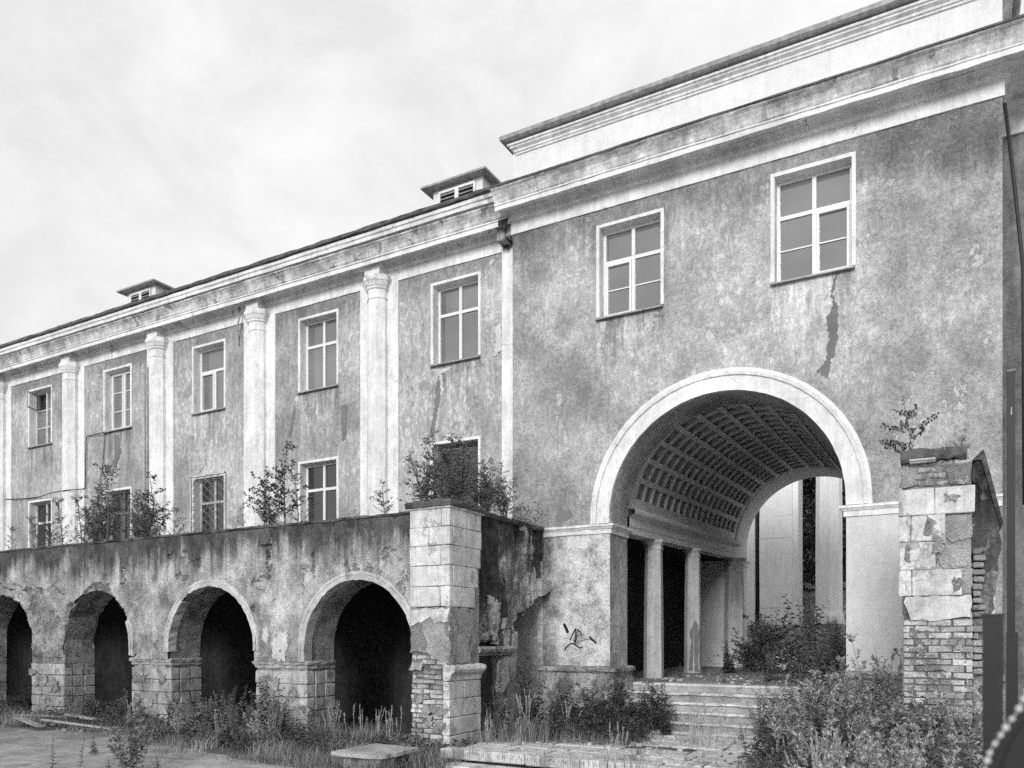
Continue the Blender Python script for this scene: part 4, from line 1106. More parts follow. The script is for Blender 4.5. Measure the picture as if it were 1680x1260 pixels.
link('slab', prism(ragged([(-7.68, 8.50), (-7.1, 8.48), (-6.80, 8.54), (-6.80, 9.42), (-7.66, 9.46)], .10, .018, 44), [], .055, 'XY', -1.615), M['stone'], sl)

# fallen boards and rubble under the left arches
for k, (x, y, L, a, lab) in enumerate(((-15.6, 9.75, 1.9, 8, 'longest grey board lying before the second arch'), (-16.6, 9.35, 1.3, -12, 'short grey board lying nearest the asphalt on the left'), (-17.2, 10.1, 1.5, 20, 'tilted grey board at the left edge of the yard'), (-16.1, 10.15, 1.1, -3, 'broken board close to the pier between the left arches'))):
    me_ = bpy.data.meshes.new('board'); bm2 = bmesh.new(); bmesh.ops.create_cube(bm2, size=1)
    bmesh.ops.scale(bm2, vec=(L, .16, .035), verts=bm2.verts); bmesh.ops.bevel(bm2, geom=bm2.edges[:], offset=.004, segments=1, affect='EDGES'); bm2.to_mesh(me_); bm2.free()
    tag(link('board', me_, M['board'], None, (x, y, GZ + .10 + .03 * k), (R(random.uniform(-8, 8)), R(random.uniform(-5, 5)), R(a))), lab, 'board', 'fallen boards before the arcade')

# broken stone and plaster lumps strewn about: too many and too small to count
mb_ = MB()
for k in range(420):
    zone = random.random()
    if zone < .45: x, y, z = random.uniform(-18, -7.8), random.gauss(10.3, .45), GZ + .02
    elif zone < .8: x, y, z = random.uniform(-6.5, -1.5), random.uniform(10.2, 13.4), PZ + .0
    else: x, y, z = random.uniform(-5.5, -1.7), random.uniform(15.0, 19), FZ
    r_ = random.uniform(.012, .06) * (1.6 if random.random() < .12 else 1)
    if y > 10.95 and x < -7: continue
    vs = [(x + r_ * math.cos(a) * random.uniform(.6, 1.2), y + r_ * math.sin(a) * random.uniform(.6, 1.2), z + (h_ * r_ * .5)) for h_ in (-.3, random.uniform(.6, 1.4)) for a in (0.3, 1.5, 2.9, 4.3, 5.4)]
    mb_.add(vs, [(5, 6, 7, 8, 9)] + [(i, (i + 1) % 5, 5 + (i + 1) % 5, 5 + i) for i in range(5)])
tag(mb_.build('rubble', M['paving']), 'small broken stones and plaster lumps strewn over yard, platform and passage', 'rubble', None, 'stuff')
# ------------------------------------------------------------------ courtyard beyond the passage
ct = empty('courtyard_portico', (-5, 37, FZ), 'pale portico of tall square and octagonal pillars on steps, seen through the archway', 'building')
z_ = .3
while z_ < 10.9:
    h_ = random.uniform(.95, 1.25)
    block('pillar_course', M['court'], ct, -7.53 + random.uniform(-.01, .01), -6.15, 36.0 + random.uniform(-.012, .012), 37.4, z_, min(z_ + h_, 11) - .003, .006, .004); z_ += h_
MB().box(-6.15 + .002, -5.92, 36.15, 37.3, .3, 11).build('pillar_rib', M['court'], ct)
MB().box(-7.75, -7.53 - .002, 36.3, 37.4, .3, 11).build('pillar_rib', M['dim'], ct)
MB().box(-10.5, -7.76, 36.05, 37.2, .3, 11).build('square_pillar', M['court'], ct)
mb_ = MB(); mb_.ring([(.60, .55), (.60, .9), (.545, 1.1), (.53, 6), (.49, 11)], 8, R(10), (-4.67, 36.2)); mb_.build('octagonal_column', M['court'], ct)
mb_ = MB(); mb_.ring([(.60, .55), (.60, .9), (.545, 1.1), (.53, 6), (.49, 11)], 8, R(10), (-.9, 36.2)); mb_.build('octagonal_column', M['court'], ct)
MB().box(-13, 6, 35.9, 38, 11, 13).build('entablature', M['court'], ct)
for k in range(9):
    MB().box(-12, 6, 33.2 + .32 * k, 40, FZ + .16 * k, FZ + .16 * (k + 1) - .002, .004).build('step', M['stone'], ct)
fn = empty('board_fence', (-3, 39.5, FZ), 'grey board fence with a diagonal brace behind the portico columns', 'fence')
for k in range(30):
    x = -7 + k * .26
    MB().box(x, x + .245, 39.5, 39.53, .5, 2.55 + random.uniform(-.02, .02)).build('board', M['board'], fn)
MB().box(-7, .8, 39.44, 39.5, 2.2, 2.27).build('rail', M['black'], fn)
MB().tube([(-4.4, 39.44, .9), (-2.9, 39.44, 2.2)], .035, 5).build('brace', M['black'], fn)

# ------------------------------------------------------------------ plant making
def leaf_mesh(P, D, L, W, fold=.25, droop=.0):
    """one folded two-triangle leaf per row"""
    P = np.asarray(P, float); D = np.asarray(D, float); n = len(P)
    D = D / (np.linalg.norm(D, axis=1, keepdims=True) + 1e-9)
    L = np.broadcast_to(np.asarray(L, float), (n,))[:, None]; W = np.broadcast_to(np.asarray(W, float), (n,))[:, None]
    up = rng.normal(0, .45, (n, 3)) + np.array([0, 0, 1.0])
    S = np.cross(D, up); S /= (np.linalg.norm(S, axis=1, keepdims=True) + 1e-9)
    N = np.cross(S, D)
    tip = P + D * L - np.array([0, 0, 1.0]) * L * droop
    mid = P + D * L * .45 + N * L * .08
    v = np.stack([P, mid + S * W * .5 + N * W * fold, tip, mid - S * W * .5 + N * W * fold], 1).reshape(-1, 3)
    i = np.arange(n)[:, None] * 4
    f = np.concatenate([i + np.array([[0, 1, 2]]), i + np.array([[0, 2, 3]])], 0)
    return v, f

def np_mesh(name, parts, smooth=False):
    vs = []; fs = []; k = 0
    for v, f in parts:
        vs.append(np.asarray(v, 'f')); fs.append(np.asarray(f) + k); k += len(v)
    v = np.concatenate(vs); me = bpy.data.meshes.new(name)
    tris = np.concatenate(fs).astype('i')
    me.vertices.add(len(v)); me.vertices.foreach_set('co', v.ravel())
    me.loops.add(tris.size); me.loops.foreach_set('vertex_index', tris.ravel())
    me.polygons.add(len(tris)); me.polygons.foreach_set('loop_start', np.arange(0, tris.size, tris.shape[1], dtype='i'))
    me.update(calc_edges=True)
    return me

def blades(P, H, W, bend, seg=3, lean=None):
    """curved grass blades"""
    P = np.asarray(P, float); n = len(P)
    a = rng.uniform(0, 2 * np.pi, n); d = np.stack([np.cos(a), np.sin(a), np.zeros(n)], 1)
    s = np.stack([-np.sin(a), np.cos(a), np.zeros(n)], 1)
    H = np.broadcast_to(H, (n,))[:, None]; B = np.broadcast_to(bend, (n,))[:, None]; W = np.broadcast_to(W, (n,))[:, None]
    lean = np.zeros((n, 3)) if lean is None else lean
    rows = []
    for k in range(seg + 1):
        t = k / seg
        c = P + np.array([0, 0, 1.0]) * H * (t - .35 * B * t * t) + d * H * B * t * t * .8 + lean * H * t
        w = W * (1 - t) ** .7 * .5 + .0006
        rows += [c - s * w, c + s * w]
    v = np.stack(rows, 1).reshape(-1, 3); m = 2 * (seg + 1)
    i = np.arange(n)[:, None] * m; f = []
    for k in range(seg):
        b = 2 * k
        f += [i + np.array([[b, b + 1, b + 3]]), i + np.array([[b, b + 3, b + 2]])]
    return v, np.concatenate(f, 0)

def tri_tube(pts, r0, r1, n=4):
    mb_ = MB().tube(pts, [r0 + (r1 - r0) * i / (len(pts) - 1) for i in range(len(pts))], n)
    f = []
    for q in mb_.f:
        for k in range(1, len(q) - 1): f.append((q[0], q[k], q[k + 1]))
    return np.array([tuple(v) for v in mb_.v]), np.array(f)

def curve_stem(p0, d, L, n=6, wander=.12, lift=0.0):
    p = np.array(p0, float); d = np.array(d, float); d /= np.linalg.norm(d); out = [p.copy()]
    for i in range(n):
        d = d + rng.normal(0, wander, 3) + np.array([0, 0, lift]); d /= np.linalg.norm(d)
        p = p + d * (L / n); out.append(p.copy())
    return np.array(out)

def along(pts, t):
    t = np.clip(np.asarray(t), 0, .9999) * (len(pts) - 1); i = t.astype(int); u = (t - i)[:, None]
    return pts[i] * (1 - u) + pts[i + 1] * u, pts[i + 1] - pts[i]

def sapling(h, nbr=9, leaf=.05, nleaf=26, spread=.5, lw=.6, trunks=1, droop=.3, r=.012):
    st_ = []; lf = []
    for t_ in range(trunks):
        a = rng.uniform(0, 6.28); d0 = (np.cos(a) * .25 * (trunks > 1) * rng.uniform(.5, 1.5), np.sin(a) * .25 * (trunks > 1), 1)
        hh = h * rng.uniform(.6, 1.0) if t_ else h
        tr = curve_stem((rng.normal(0, .05 * (trunks > 1)), rng.normal(0, .05 * (trunks > 1)), -.05), d0, hh, 9, .06, .03)
        st_.append(tri_tube(tr, r, r * .25))
        for b in range(nbr):
            tt = rng.uniform(.12, .97)
            p, _ = along(tr, [tt]); az = rng.uniform(0, 6.28)
            bl = h * spread * (1.08 - tt) * rng.uniform(.5, 1.1) + .06
            br = curve_stem(p[0], (np.cos(az), np.sin(az), rng.uniform(.25, .9)), bl, 5, .12, .02)
            st_.append(tri_tube(br, r * .4, r * .15, 3))
            k = max(4, int(nleaf * (bl / (h * spread + .01)) + 3))
            q, dd = along(br, rng.uniform(.1, 1, k))
            az2 = rng.uniform(0, 6.28, k)
            D = dd / np.linalg.norm(dd, axis=1, keepdims=True) * .5 + np.stack([np.cos(az2), np.sin(az2), rng.uniform(-.6, .5, k)], 1)
            lf.append(leaf_mesh(q + rng.normal(0, leaf * .25, q.shape), D, leaf * rng.uniform(.6, 1.25, k), leaf * lw * rng.uniform(.7, 1.2, k), .2, droop))
        k = int(nleaf * .8)
        q, dd = along(tr, rng.uniform(.25, 1, k)); az2 = rng.uniform(0, 6.28, k)
        lf.append(leaf_mesh(q, np.stack([np.cos(az2), np.sin(az2), rng.uniform(-.3, .6, k)], 1), leaf * rng.uniform(.6, 1.2, k), leaf * lw, .2, droop))
    return st_, lf

def weed(h, nst=7, leaf=.08, per=26, lw=.35, spread=.35, droop=.35, taper=True, r=.005):
    st_ = []; lf = []
    for s_ in range(nst):
        a = rng.uniform(0, 6.28); tl = rng.uniform(0, spread)
        hh = h * rng.uniform(.55, 1.05)
        tr = curve_stem((rng.normal(0, .06 * h), rng.normal(0, .06 * h), -.03), (np.cos(a) * tl, np.sin(a) * tl, 1), hh, 7, .07, .02)
        st_.append(tri_tube(tr, r, r * .4, 3))
        t = np.linspace(.06, 1, per); q, dd = along(tr, t)
        az2 = np.arange(per) * 2.4 + rng.uniform(0, 6.28)
        el = rng.uniform(.0, .8, per)
        D = np.stack([np.cos(az2), np.sin(az2), el], 1)
        sz = leaf * (1.15 - .75 * t if taper else 1.0) * rng.uniform(.7, 1.3, per)
        lf.append(leaf_mesh(q, D, sz, sz * lw, .2, droop))
    return st_, lf

def wormwood(h, nst=9, r=.004):
    st_ = []; lf = []
    for s_ in range(nst):
        a = rng.uniform(0, 6.28); tl = rng.uniform(.1, .6)
        tr = curve_stem((rng.normal(0, .05), rng.normal(0, .05), -.03), (np.cos(a) * tl, np.sin(a) * tl, 1), h * rng.uniform(.6, 1.05), 7, .07, .0)
        st_.append(tri_tube(tr, r, r * .4, 3))
        for b in range(11):
            tt = rng.uniform(.25, .98); p, dd = along(tr, [tt]); az = rng.uniform(0, 6.28)
            br = curve_stem(p[0], dd[0] / np.linalg.norm(dd[0]) * .9 + np.array([np.cos(az) * .7, np.sin(az) * .7, .2]), h * .28 * (1.15 - tt), 4, .08, .02)
            k = 16; q, d2 = along(br, rng.uniform(0, 1, k)); az2 = rng.uniform(0, 6.28, k)
            D = d2 / np.linalg.norm(d2, axis=1, keepdims=True) + .7 * np.stack([np.cos(az2), np.sin(az2), np.zeros(k)], 1)
            lf.append(leaf_mesh(q, D, rng.uniform(.022, .05, k), .013, .1, .1))
        k = 22; q, dd = along(tr, rng.uniform(.0, .7, k)); az2 = rng.uniform(0, 6.28, k)
        lf.append(leaf_mesh(q, np.stack([np.cos(az2), np.sin(az2), rng.uniform(-.2, .6, k)], 1), rng.uniform(.04, .10, k), .022, .2, .3))
    return st_, lf

def seed_grass(h, n=9, r=.0034):
    st_ = []; lf = []
    for s_ in range(n):
        a = rng.uniform(0, 6.28); tl = rng.uniform(0, .22)
        tr = curve_stem((rng.normal(0, .05), rng.normal(0, .05), -.02), (np.cos(a) * tl, np.sin(a) * tl, 1), h * rng.uniform(.65, 1.05), 7, .05, -.01)
        st_.append(tri_tube(tr, r, r * .5, 3))
        k = 34; q, dd = along(tr, rng.uniform(.68, 1, k)); az2 = rng.uniform(0, 6.28, k)
        D = dd / np.linalg.norm(dd, axis=1, keepdims=True) * 1.6 + .6 * np.stack([np.cos(az2), np.sin(az2), np.zeros(k)], 1)
        lf.append(leaf_mesh(q, D, rng.uniform(.022, .05, k), .008, .1, 0))
    b = int(n * 5); P = np.stack([rng.normal(0, .07, b), rng.normal(0, .07, b), np.full(b, -.02)], 1)
    lf.append(blades(P, h * rng.uniform(.3, .7, b), .007, rng.uniform(.2, 1.0, b)))
    return st_, lf

def tuft(h, n, spread, w=.007, bend=(.2, 1.1)):
    P = np.stack([rng.normal(0, spread, n), rng.normal(0, spread, n), np.full(n, -.03)], 1)
    return [], [blades(P, h * rng.uniform(.45, 1.1, n), w, rng.uniform(bend[0], bend[1], n))]

def big_leaf(L, W, lobes=0, cup=.15):
    """broad leaf as a small fan of triangles with a wavy margin; lies along +y"""
    n = 30 if lobes else 18; pts = [(0, .0, 0)]
    for i in range(n + 1):
        a = -math.pi * .86 + 2 * math.pi * .86 * i / n
        rr = .5 * (1 + .10 * math.cos(a))
        if lobes: rr *= .42 + .62 * abs(math.cos(a * 5 / 2 / (2 * .86) * 1.0 * 2 * .86)) ** 1.3
        rr *= random.uniform(.94, 1.04)
        pts.append((math.sin(a) * rr * W, L * .42 + math.cos(a) * rr * L, cup * W * abs(math.sin(a)) + random.uniform(-.02, .02) * W - .16 * L * max(0, math.cos(a)) ** 2))
    pts.append((0, L * .42, -.02 * L))
    c = len(pts) - 1
    f = [(c, i + 1, i) for i in range(1, n + 1)] + [(c, 1, 0), (c, 0, n + 1)]
    return np.array(pts), np.array(f)

def place_leaf(lf, v, f, p, az, pitch, sc=1.0, roll=0.0):
    m_ = Matrix.Rotation(az, 3, 'Z') @ Matrix.Rotation(pitch, 3, 'X') @ Matrix.Rotation(roll, 3, 'Y')
    lf.append((v @ np.array(m_).T * sc + np.array(p), f))

def burdock(n=9, s=.3):
    st_ = []; lf = []
    for i in range(n):
        az = rng.uniform(0, 6.28); hh = rng.uniform(.08, .45); rr = rng.uniform(.05, .4)
        p = np.array([np.cos(az) * rr, np.sin(az) * rr, hh])
        st_.append(tri_tube([(0, 0, -.02), tuple(p * np.array([.5, .5, .7])), tuple(p)], .009, .005, 4))
        v, f = big_leaf(s * rng.uniform(.6, 1.1), s * rng.uniform(.55, .95))
        place_leaf(lf, v, f, p, az - math.pi / 2, rng.uniform(-1.2, -.25), 1, rng.uniform(-.4, .4))
    return st_, lf

def vine(rx, ry, h, n, s=.11):
    """tangle of lobed leaves hanging over a mound"""
    st_ = []; lf = []
    for i in range(int(n / 14)):
        a = rng.uniform(0, 6.28); c = curve_stem((rng.uniform(-rx, rx) * .5, rng.uniform(-ry, ry) * .5, 0), (np.cos(a) * .5, np.sin(a) * .5, 1), h * rng.uniform(.7, 1.2), 8, .25, -.04)
        st_.append(tri_tube(c, .005, .002, 3))
    protos = [big_leaf(s, s * .95, 5, .10) for _ in range(6)]
    for i in range(n):
        a = rng.uniform(0, 6.28); e = math.asin(rng.uniform(.0, 1)); q = rng.uniform(.72, 1.02)
        p = (rx * math.cos(a) * math.cos(e) * q, ry * math.sin(a) * math.cos(e) * q, h * math.sin(e) * q)
        v, f = protos[i % 6]
        place_leaf(lf, v, f, p, a - math.pi / 2 + rng.normal(0, .8), rng.uniform(-1.5, .2), rng.uniform(.45, 1.3), rng.normal(0, .7))
    return st_, lf

protos_ = {}
def proto(key, fn, leafm, stemm='stem', foliage='foliage'):
    st_, lf = fn
    d = {'leaf': np_mesh(foliage, lf), 'stem': np_mesh('stem', st_) if st_ else None}
    d['leaf'].materials.append(M[leafm])
    if d['stem'] is not None: d['stem'].materials.append(M[stemm])
    protos_[key] = d

def plant(key, name, x, y, z, s=1.0, rot=None, label='', cat='plant', group=None, sz=None):
    d = protos_[key]; rot = random.uniform(0, 6.28) if rot is None else rot
    sc = (s, s, sz if sz else s)
    if d['stem'] is None:
        o = link(name, d['leaf'], None, None, (x, y, z), (0, 0, rot), sc)
        return tag(o, label, cat, group)
    e = empty(name, (x, y, z)); e.rotation_euler = (0, 0, rot); e.scale = sc
    for nm, k in (('foliage', 'leaf'), ('stem', 'stem')):
        o = bpy.data.objects.new(nm, d[k]); col.objects.link(o); o.parent = e
    return tag(e, label, cat, group)

# prototypes
proto('birch', sapling(1.25, 20, .055, 22, .46, .7), 'leafd')
proto('birch2', sapling(1.1, 16, .050, 20, .46, .6), 'leaf')
proto('bush', sapling(1.35, 11, .062, 15, .34, .36, 7), 'leaf')
proto('bush2', sapling(1.15, 15, .046, 18, .38, .55, 8), 'leaf')
proto('bushd', sapling(1.25, 18, .055, 22, .42, .45, 7), 'leafd')
proto('sprig', sapling(.5, 6, .035, 12, .5, .7, 1, .2, .005), 'leafd')
proto('elm', sapling(.75, 0, .03, 6, .5, .7, 1, .2, .006), 'leafd')
proto('weed', weed(1.0, 8, .13, 30, .30, .35), 'leaf')
proto('weed2', weed(.9, 9, .10, 34, .36, .45), 'leaf')
proto('weedd', weed(1.0, 9, .12, 34, .40, .4), 'leafd')
proto('weedl', weed(.7, 8, .11, 22, .42, .5), 'leafl')
proto('nettle', weed(.95, 16, .08, 26, .42, .25), 'leafd')
proto('dead', seed_grass(.8, 12), 'dry', 'drystem')
proto('small', weed(.42, 5, .07, 14, .4, .4), 'leaf')
proto('stalk', weed(.55, 1, .05, 24, .3, .1), 'leaf')
proto('worm', wormwood(.95, 11), 'silver')
proto('worm2', wormwood(.8, 9), 'leaf')
proto('goldenrod', weed(1.1, 10, .10, 60, .16, .5, .25), 'leafl')
proto('seed', seed_grass(.62, 9), 'dry', 'drystem')
proto('seed2', seed_grass(.55, 7), 'dry', 'drystem')
proto('tuft', tuft(.42, 170, .12), 'grass')
proto('tuft2', tuft(.55, 220, .17, .008), 'grass')
proto('drytuft', tuft(.4, 190, .16, .006, (.5, 1.4)), 'dry')
proto('burdock', burdock(10, .30), 'leafb')
proto('hop', vine(.75, .6, .95, 1000, .078), 'leaf')
proto('hop2', vine(.6, .55, .7, 800, .075), 'leafl')
proto('ivy', vine(.30, .25, .45, 130, .085), 'leafl')

# the little elm on the right pylon: few long side shoots with leaves set in rows
st_, lf = [], []
tr = curve_stem((0, 0, -.05), (-.12, 0, 1), .80, 8, .03, 0)
st_.append(tri_tube(tr, .006, .002))
for tt, dx, L in ((.08, -1, .34), (.16, -1, .30), (.22, -1, .34), (.30, 1, .20), (.42, -1, .32), (.40, 1, .36), (.62, 1, .12), (.70, -1, .13), (.66, 1, .16), (.5, -.3, .12)):
    p, _ = along(tr, [tt]); br = curve_stem(p[0], (dx, rng.uniform(-.3, .3), .12 if dx < 0 else .6), L, 5, .06, .05)
    st_.append(tri_tube(br, .003, .001, 3)); k = int(L * 70) + 4
    q, dd = along(br, np.linspace(.08, 1, k)); lf.append(leaf_mesh(q, np.stack([rng.normal(0, .4, k), rng.normal(0, .4, k), np.where(np.arange(k) % 2, -.7, .5)], 1), .046, .036, .15, .1))
k = 26; q, dd = along(tr, rng.uniform(.1, 1, k)); lf.append(leaf_mesh(q, rng.normal(0, 1, (k, 3)), .036, .026, .15))
proto('elm', (st_, lf), 'leafd')

TZ = 2.16
# saplings rooted on the terrace deck and wall tops
for key, nm, x, y, s, lab in (
    ('birch2', 'sapling', -20.9, 11.35, 0.71, 'thin sapling at the far left end of the terrace top'),
    ('birch2', 'sapling', -20.2, 11.5, 0.92, 'sapling in front of the leftmost lower window of the wing'),
    ('birch', 'sapling', -19.3, 11.4, 0.86, 'low sapling just right of the leftmost lower window'),
    ('birch2', 'sapling', -18.75, 11.35, 1.21, 'slender pale leaved sapling left of the big terrace bush'),
    ('birch2', 'sapling', -18.2, 11.55, 0.98, 'small bushy sapling tucked behind the slender pale leaved one'),
    ('bush', 'bush', -18.0, 11.7, 1.15, 'left stem cluster of the big dark bush on the terrace'),
    ('bush', 'bush', -17.35, 11.45, 1.4, 'tallest leafy bush on the terrace, before a hidden lower window'),
    ('bush', 'bush', -16.45, 11.9, 1.1, 'dark middle of the big bush on the terrace'),
    ('bush2', 'bush', -15.75, 11.4, 0.95, 'right side of the big bush, leaning over the terrace edge'),
    ('birch', 'sapling', -15.35, 11.35, 1.36, 'upright dark sapling against a half column, right of the big bush'),
    ('birch2', 'sapling', -14.75, 11.4, 0.71, 'short sapling at the left foot of the grille window'),
    ('sprig', 'sprig', -14.3, 11.3, 1.03, 'small sprig below the iron grille window'),
    ('birch', 'sapling', -11.95, 11.35, 1.09, 'left of two birch saplings beside the white framed lower window'),
    ('birch', 'sapling', -11.55, 11.45, 1.59, 'tallest birch sapling, left of the white framed lower window'),
    ('bush2', 'bush', -11.75, 11.3, 0.71, 'low tangle of leaves at the foot of the birch saplings'),
    ('birch2', 'sapling', -11.15, 11.4, 1.09, 'birch sapling touching the white framed lower window'),
    ('birch2', 'sapling', -17.9, 11.3, 1.2, 'thin shoot rising left of the big terrace bush'),
    ('birch2', 'sapling', -16.9, 11.25, 1.75, 'thin shoot standing highest above the big terrace bush'),
    ('birch2', 'sapling', -15.9, 11.3, 1.1, 'thin shoot at the right of the big terrace bush'),
    ('birch2', 'sapling', -19.7, 11.3, .7, 'thin shoot between the leftmost window and its neighbour column'),
    ('sprig', 'sprig', -12.4, 11.2, 1.0, 'sprig left of the birch saplings'),
    ('sprig', 'sprig', -10.7, 11.2, .8, 'sprig right of the white framed lower window'),
    ('sprig', 'sprig', -9.55, 11.25, .55, 'tiny seedling on the coping above the last arch'),
    ('birch', 'sapling', -8.95, 11.3, .66, 'small sapling before the half column nearest the gatehouse'),
    ('sprig', 'sprig', -8.65, 11.2, .35, 'tiny seedling on the coping beside the left pylon'),
    ('bush2', 'bush', -7.95, 11.15, 1.0, 'left part of the dense shrub on top of the left pylon'),
    ('bush2', 'bush', -7.55, 11.35, 1.32, 'tallest part of the dense shrub on the left pylon, before a dark window'),
    ('bush2', 'bush', -7.2, 11.1, .88, 'right part of the dense shrub on the left pylon'),
    ('bush2', 'bush', -7.2, 12.0, .92, 'shrub growing on the side wall behind the left pylon'),
    ('birch2', 'sapling', -7.15, 12.6, .60, 'thin sapling on the side wall below the white corner strip'),
    ('bush2', 'bush', -7.05, 12.35, .7, 'trailing shrub spilling over the broken side wall'),
    ('bush2', 'bush', -7.05, 11.7, .62, 'small shrub at the edge between pylon and side wall'),
    ('ivy', 'creeper', -7.0, 12.9, .7, 'pale creeper hanging over the top of the broken side wall'),
    ('sprig', 'sprig', -7.15, 13.2, .85, 'slender sprig on the side wall near the gatehouse'),
    ('sprig', 'sprig', -7.1, 13.6, 1.05, 'taller sprig beside the bare patch left of the arch'),
    ):
    plant(key, nm, x, y, TZ - (.08 if y > 11.25 and x < -8.2 else .0), s, None, lab, nm, 'saplings and bushes on the terrace top')
plant('elm', 'sapling', -.42, 10.75, 2.22, 1.0, 0.35, 'spreading little elm sapling on top of the right pylon', 'sapling')
plant('sprig', 'sprig', .10, 10.75, 2.12, .75, None, 'drooping sprig at the right end of the right pylon', 'sprig')
plant('sprig', 'sprig', -.05, 10.7, 2.10, .5, None, 'short sprig among dry grass on the right pylon', 'sprig')
plant('drytuft', 'grass_tuft', -.1, 10.6, 2.18, .45, None, 'dry grass tuft on the cap of the right pylon', 'grass')

# ------------------------------------------------------------------ weeds on the ground
G1 = 'weeds along the foot of the arcade'
for key, nm, x, y, s, lab in (
    ('drytuft', 'grass_tuft', -17.3, 9.6, 1.3, 'drooping dry grass tuft at the left edge of the yard'),
    ('tuft2', 'grass_tuft', -16.6, 10.3, 1.0, 'green grass tuft beside the leftmost pier'),
    ('weedd', 'weed', -19.9, 11.2, .9, 'dark weed inside the leftmost arch'),
    ('weed2', 'weed', -17.5, 11.2, .8, 'dark weed inside the second arch from the left'),
    ('worm2', 'weed', -15.2, 10.3, 1.15, 'feathery weed standing before the second arch'),
    ('weed2', 'weed', -15.7, 10.5, .6, 'low weed at the right of the second arch'),
    ('small', 'weed', -14.6, 10.5, .8, 'little weed at the foot of the second stone pier'),
    ('nettle', 'weed', -13.9, 10.7, .95, 'climbing weed on the right flank of the second stone pier'),
    ('burdock', 'burdock', -12.75, 10.1, .72, 'burdock with the two biggest broad leaves, under the third arch'),
    ('burdock', 'burdock', -13.7, 9.9, .7, 'burdock spreading flat leaves over the asphalt edge'),
    ('weedd', 'weed', -13.6, 11.1, .9, 'dark weed deep in the third arch'),
    ('worm2', 'weed', -12.1, 9.9, 1.26, 'sprawling weed at the left end of the weed mound'),
    ('weed2', 'weed', -11.5, 9.4, 1.14, 'leafy weed at the front of the weed mound, over the asphalt'),
    ('goldenrod', 'weed', -11.2, 9.8, 1.02, 'narrow leaved weed in the middle of the weed mound'),
    ('weed', 'weed', -10.8, 9.3, 0.96, 'spreading weed at the right front of the weed mound'),
    ('weedd', 'weed', -11.2, 10.6, 1.20, 'dark tall weed against the third stone pier'),
    ('nettle', 'weed', -10.9, 10.7, 1.02, 'nettle like weed in front of the third stone pier'),
    ('weed2', 'weed', -10.3, 9.9, 1.08, 'weed at the left edge of the last arch'),
    ('worm', 'weed', -9.9, 9.3, 0.90, 'pale feathery weed left of the stone pedestal'),
    ('weed', 'weed', -9.2, 9.6, 0.84, 'arching weed between the last arch and the pedestal'),
    ('seed', 'seed_grass', -9.6, 10.7, 1.15, 'leftmost clump of seeding grass in the last arch'),
    ('seed2', 'seed_grass', -9.1, 10.8, 1.2, 'middle clump of seeding grass in the last arch'),
    ('seed', 'seed_grass', -8.6, 10.7, 1.05, 'right clump of seeding grass in the last arch'),
    ('seed2', 'seed_grass', -8.2, 10.6, 1.25, 'seeding grass touching the brick foot of the left pylon'),
    ('tuft2', 'grass_tuft', -9.3, 10.3, 1.0, 'wide green tuft before the last arch'),
    ('tuft2', 'grass_tuft', -8.5, 10.2, 1.0, 'green tuft left of the brick foot'),
    ('tuft2', 'grass_tuft', -9.9, 10.4, .9, 'green tuft under the left end of the last arch'),
    ('drytuft', 'grass_tuft', -8.9, 9.9, .9, 'dry tuft behind the stone pedestal'),
    ('drytuft', 'grass_tuft', -8.05, 9.5, .8, 'dry tuft at the left side of the stone pedestal'),
    ('ivy', 'creeper', -7.55, 10.25, .75, 'pale leaved creeper at the foot of the bare bricks'),
    ('ivy', 'creeper', -7.05, 10.1, .6, 'creeper with bright leaves at the corner of the left pylon'),
    ('worm', 'weed', -11.9, 9.3, .85, 'silvery weed at the left front of the weed mound'),
    ('goldenrod', 'weed', -10.6, 9.7, .8, 'pale narrow weed in the right half of the weed mound'),
    ('weedl', 'weed', -11.1, 9.2, .75, 'pale broad leaved weed at the very front of the weed mound'),
    ('worm2', 'weed', -10.2, 9.2, .75, 'feathery weed at the right tip of the weed mound'),
    ('weedl', 'weed', -13.2, 10.6, .9, 'pale leaved weed behind the burdock'),
    ('weedl', 'weed', -7.6, 9.9, .55, 'pale low weed behind the right end of the pedestal'),
    ('dead', 'seed_grass', -12.3, 10.2, .9, 'dead pale stalks left of the third stone pier'),
    ('dead', 'seed_grass', -11.3, 9.6, .75, 'dead pale stalks in the weed mound'),
    ('dead', 'seed_grass', -10.1, 9.8, .8, 'dead pale stalks right of the weed mound'),
    ('dead', 'seed_grass', -14.9, 10.4, .7, 'dead pale stalks by the second stone pier'),
    ('drytuft', 'grass_tuft', -10.9, 9.0, .9, 'dry tuft at the front of the weed mound'),
    ('drytuft', 'grass_tuft', -9.5, 9.2, 1.0, 'dry tuft left of the pedestal front'),
    ('drytuft', 'grass_tuft', -12.6, 9.6, .9, 'dry tuft in front of the burdock'),
    ('tuft', 'grass_tuft', -6.55, 9.2, 1.1, 'long arching grass right of the stone pedestal'),
    ('tuft', 'grass_tuft', -6.85, 8.6, .8, 'arching grass in front of the stone pedestal'),
    ('small', 'weed', -6.75, 9.7, .9, 'small weed at the left end of the kerb'),
    ):
    plant(key, nm, x, y, GZ + .03, s, None, lab, 'weed' if nm in ('weed', 'burdock', 'creeper') else 'grass', G1)
G2 = 'seedlings on the asphalt'
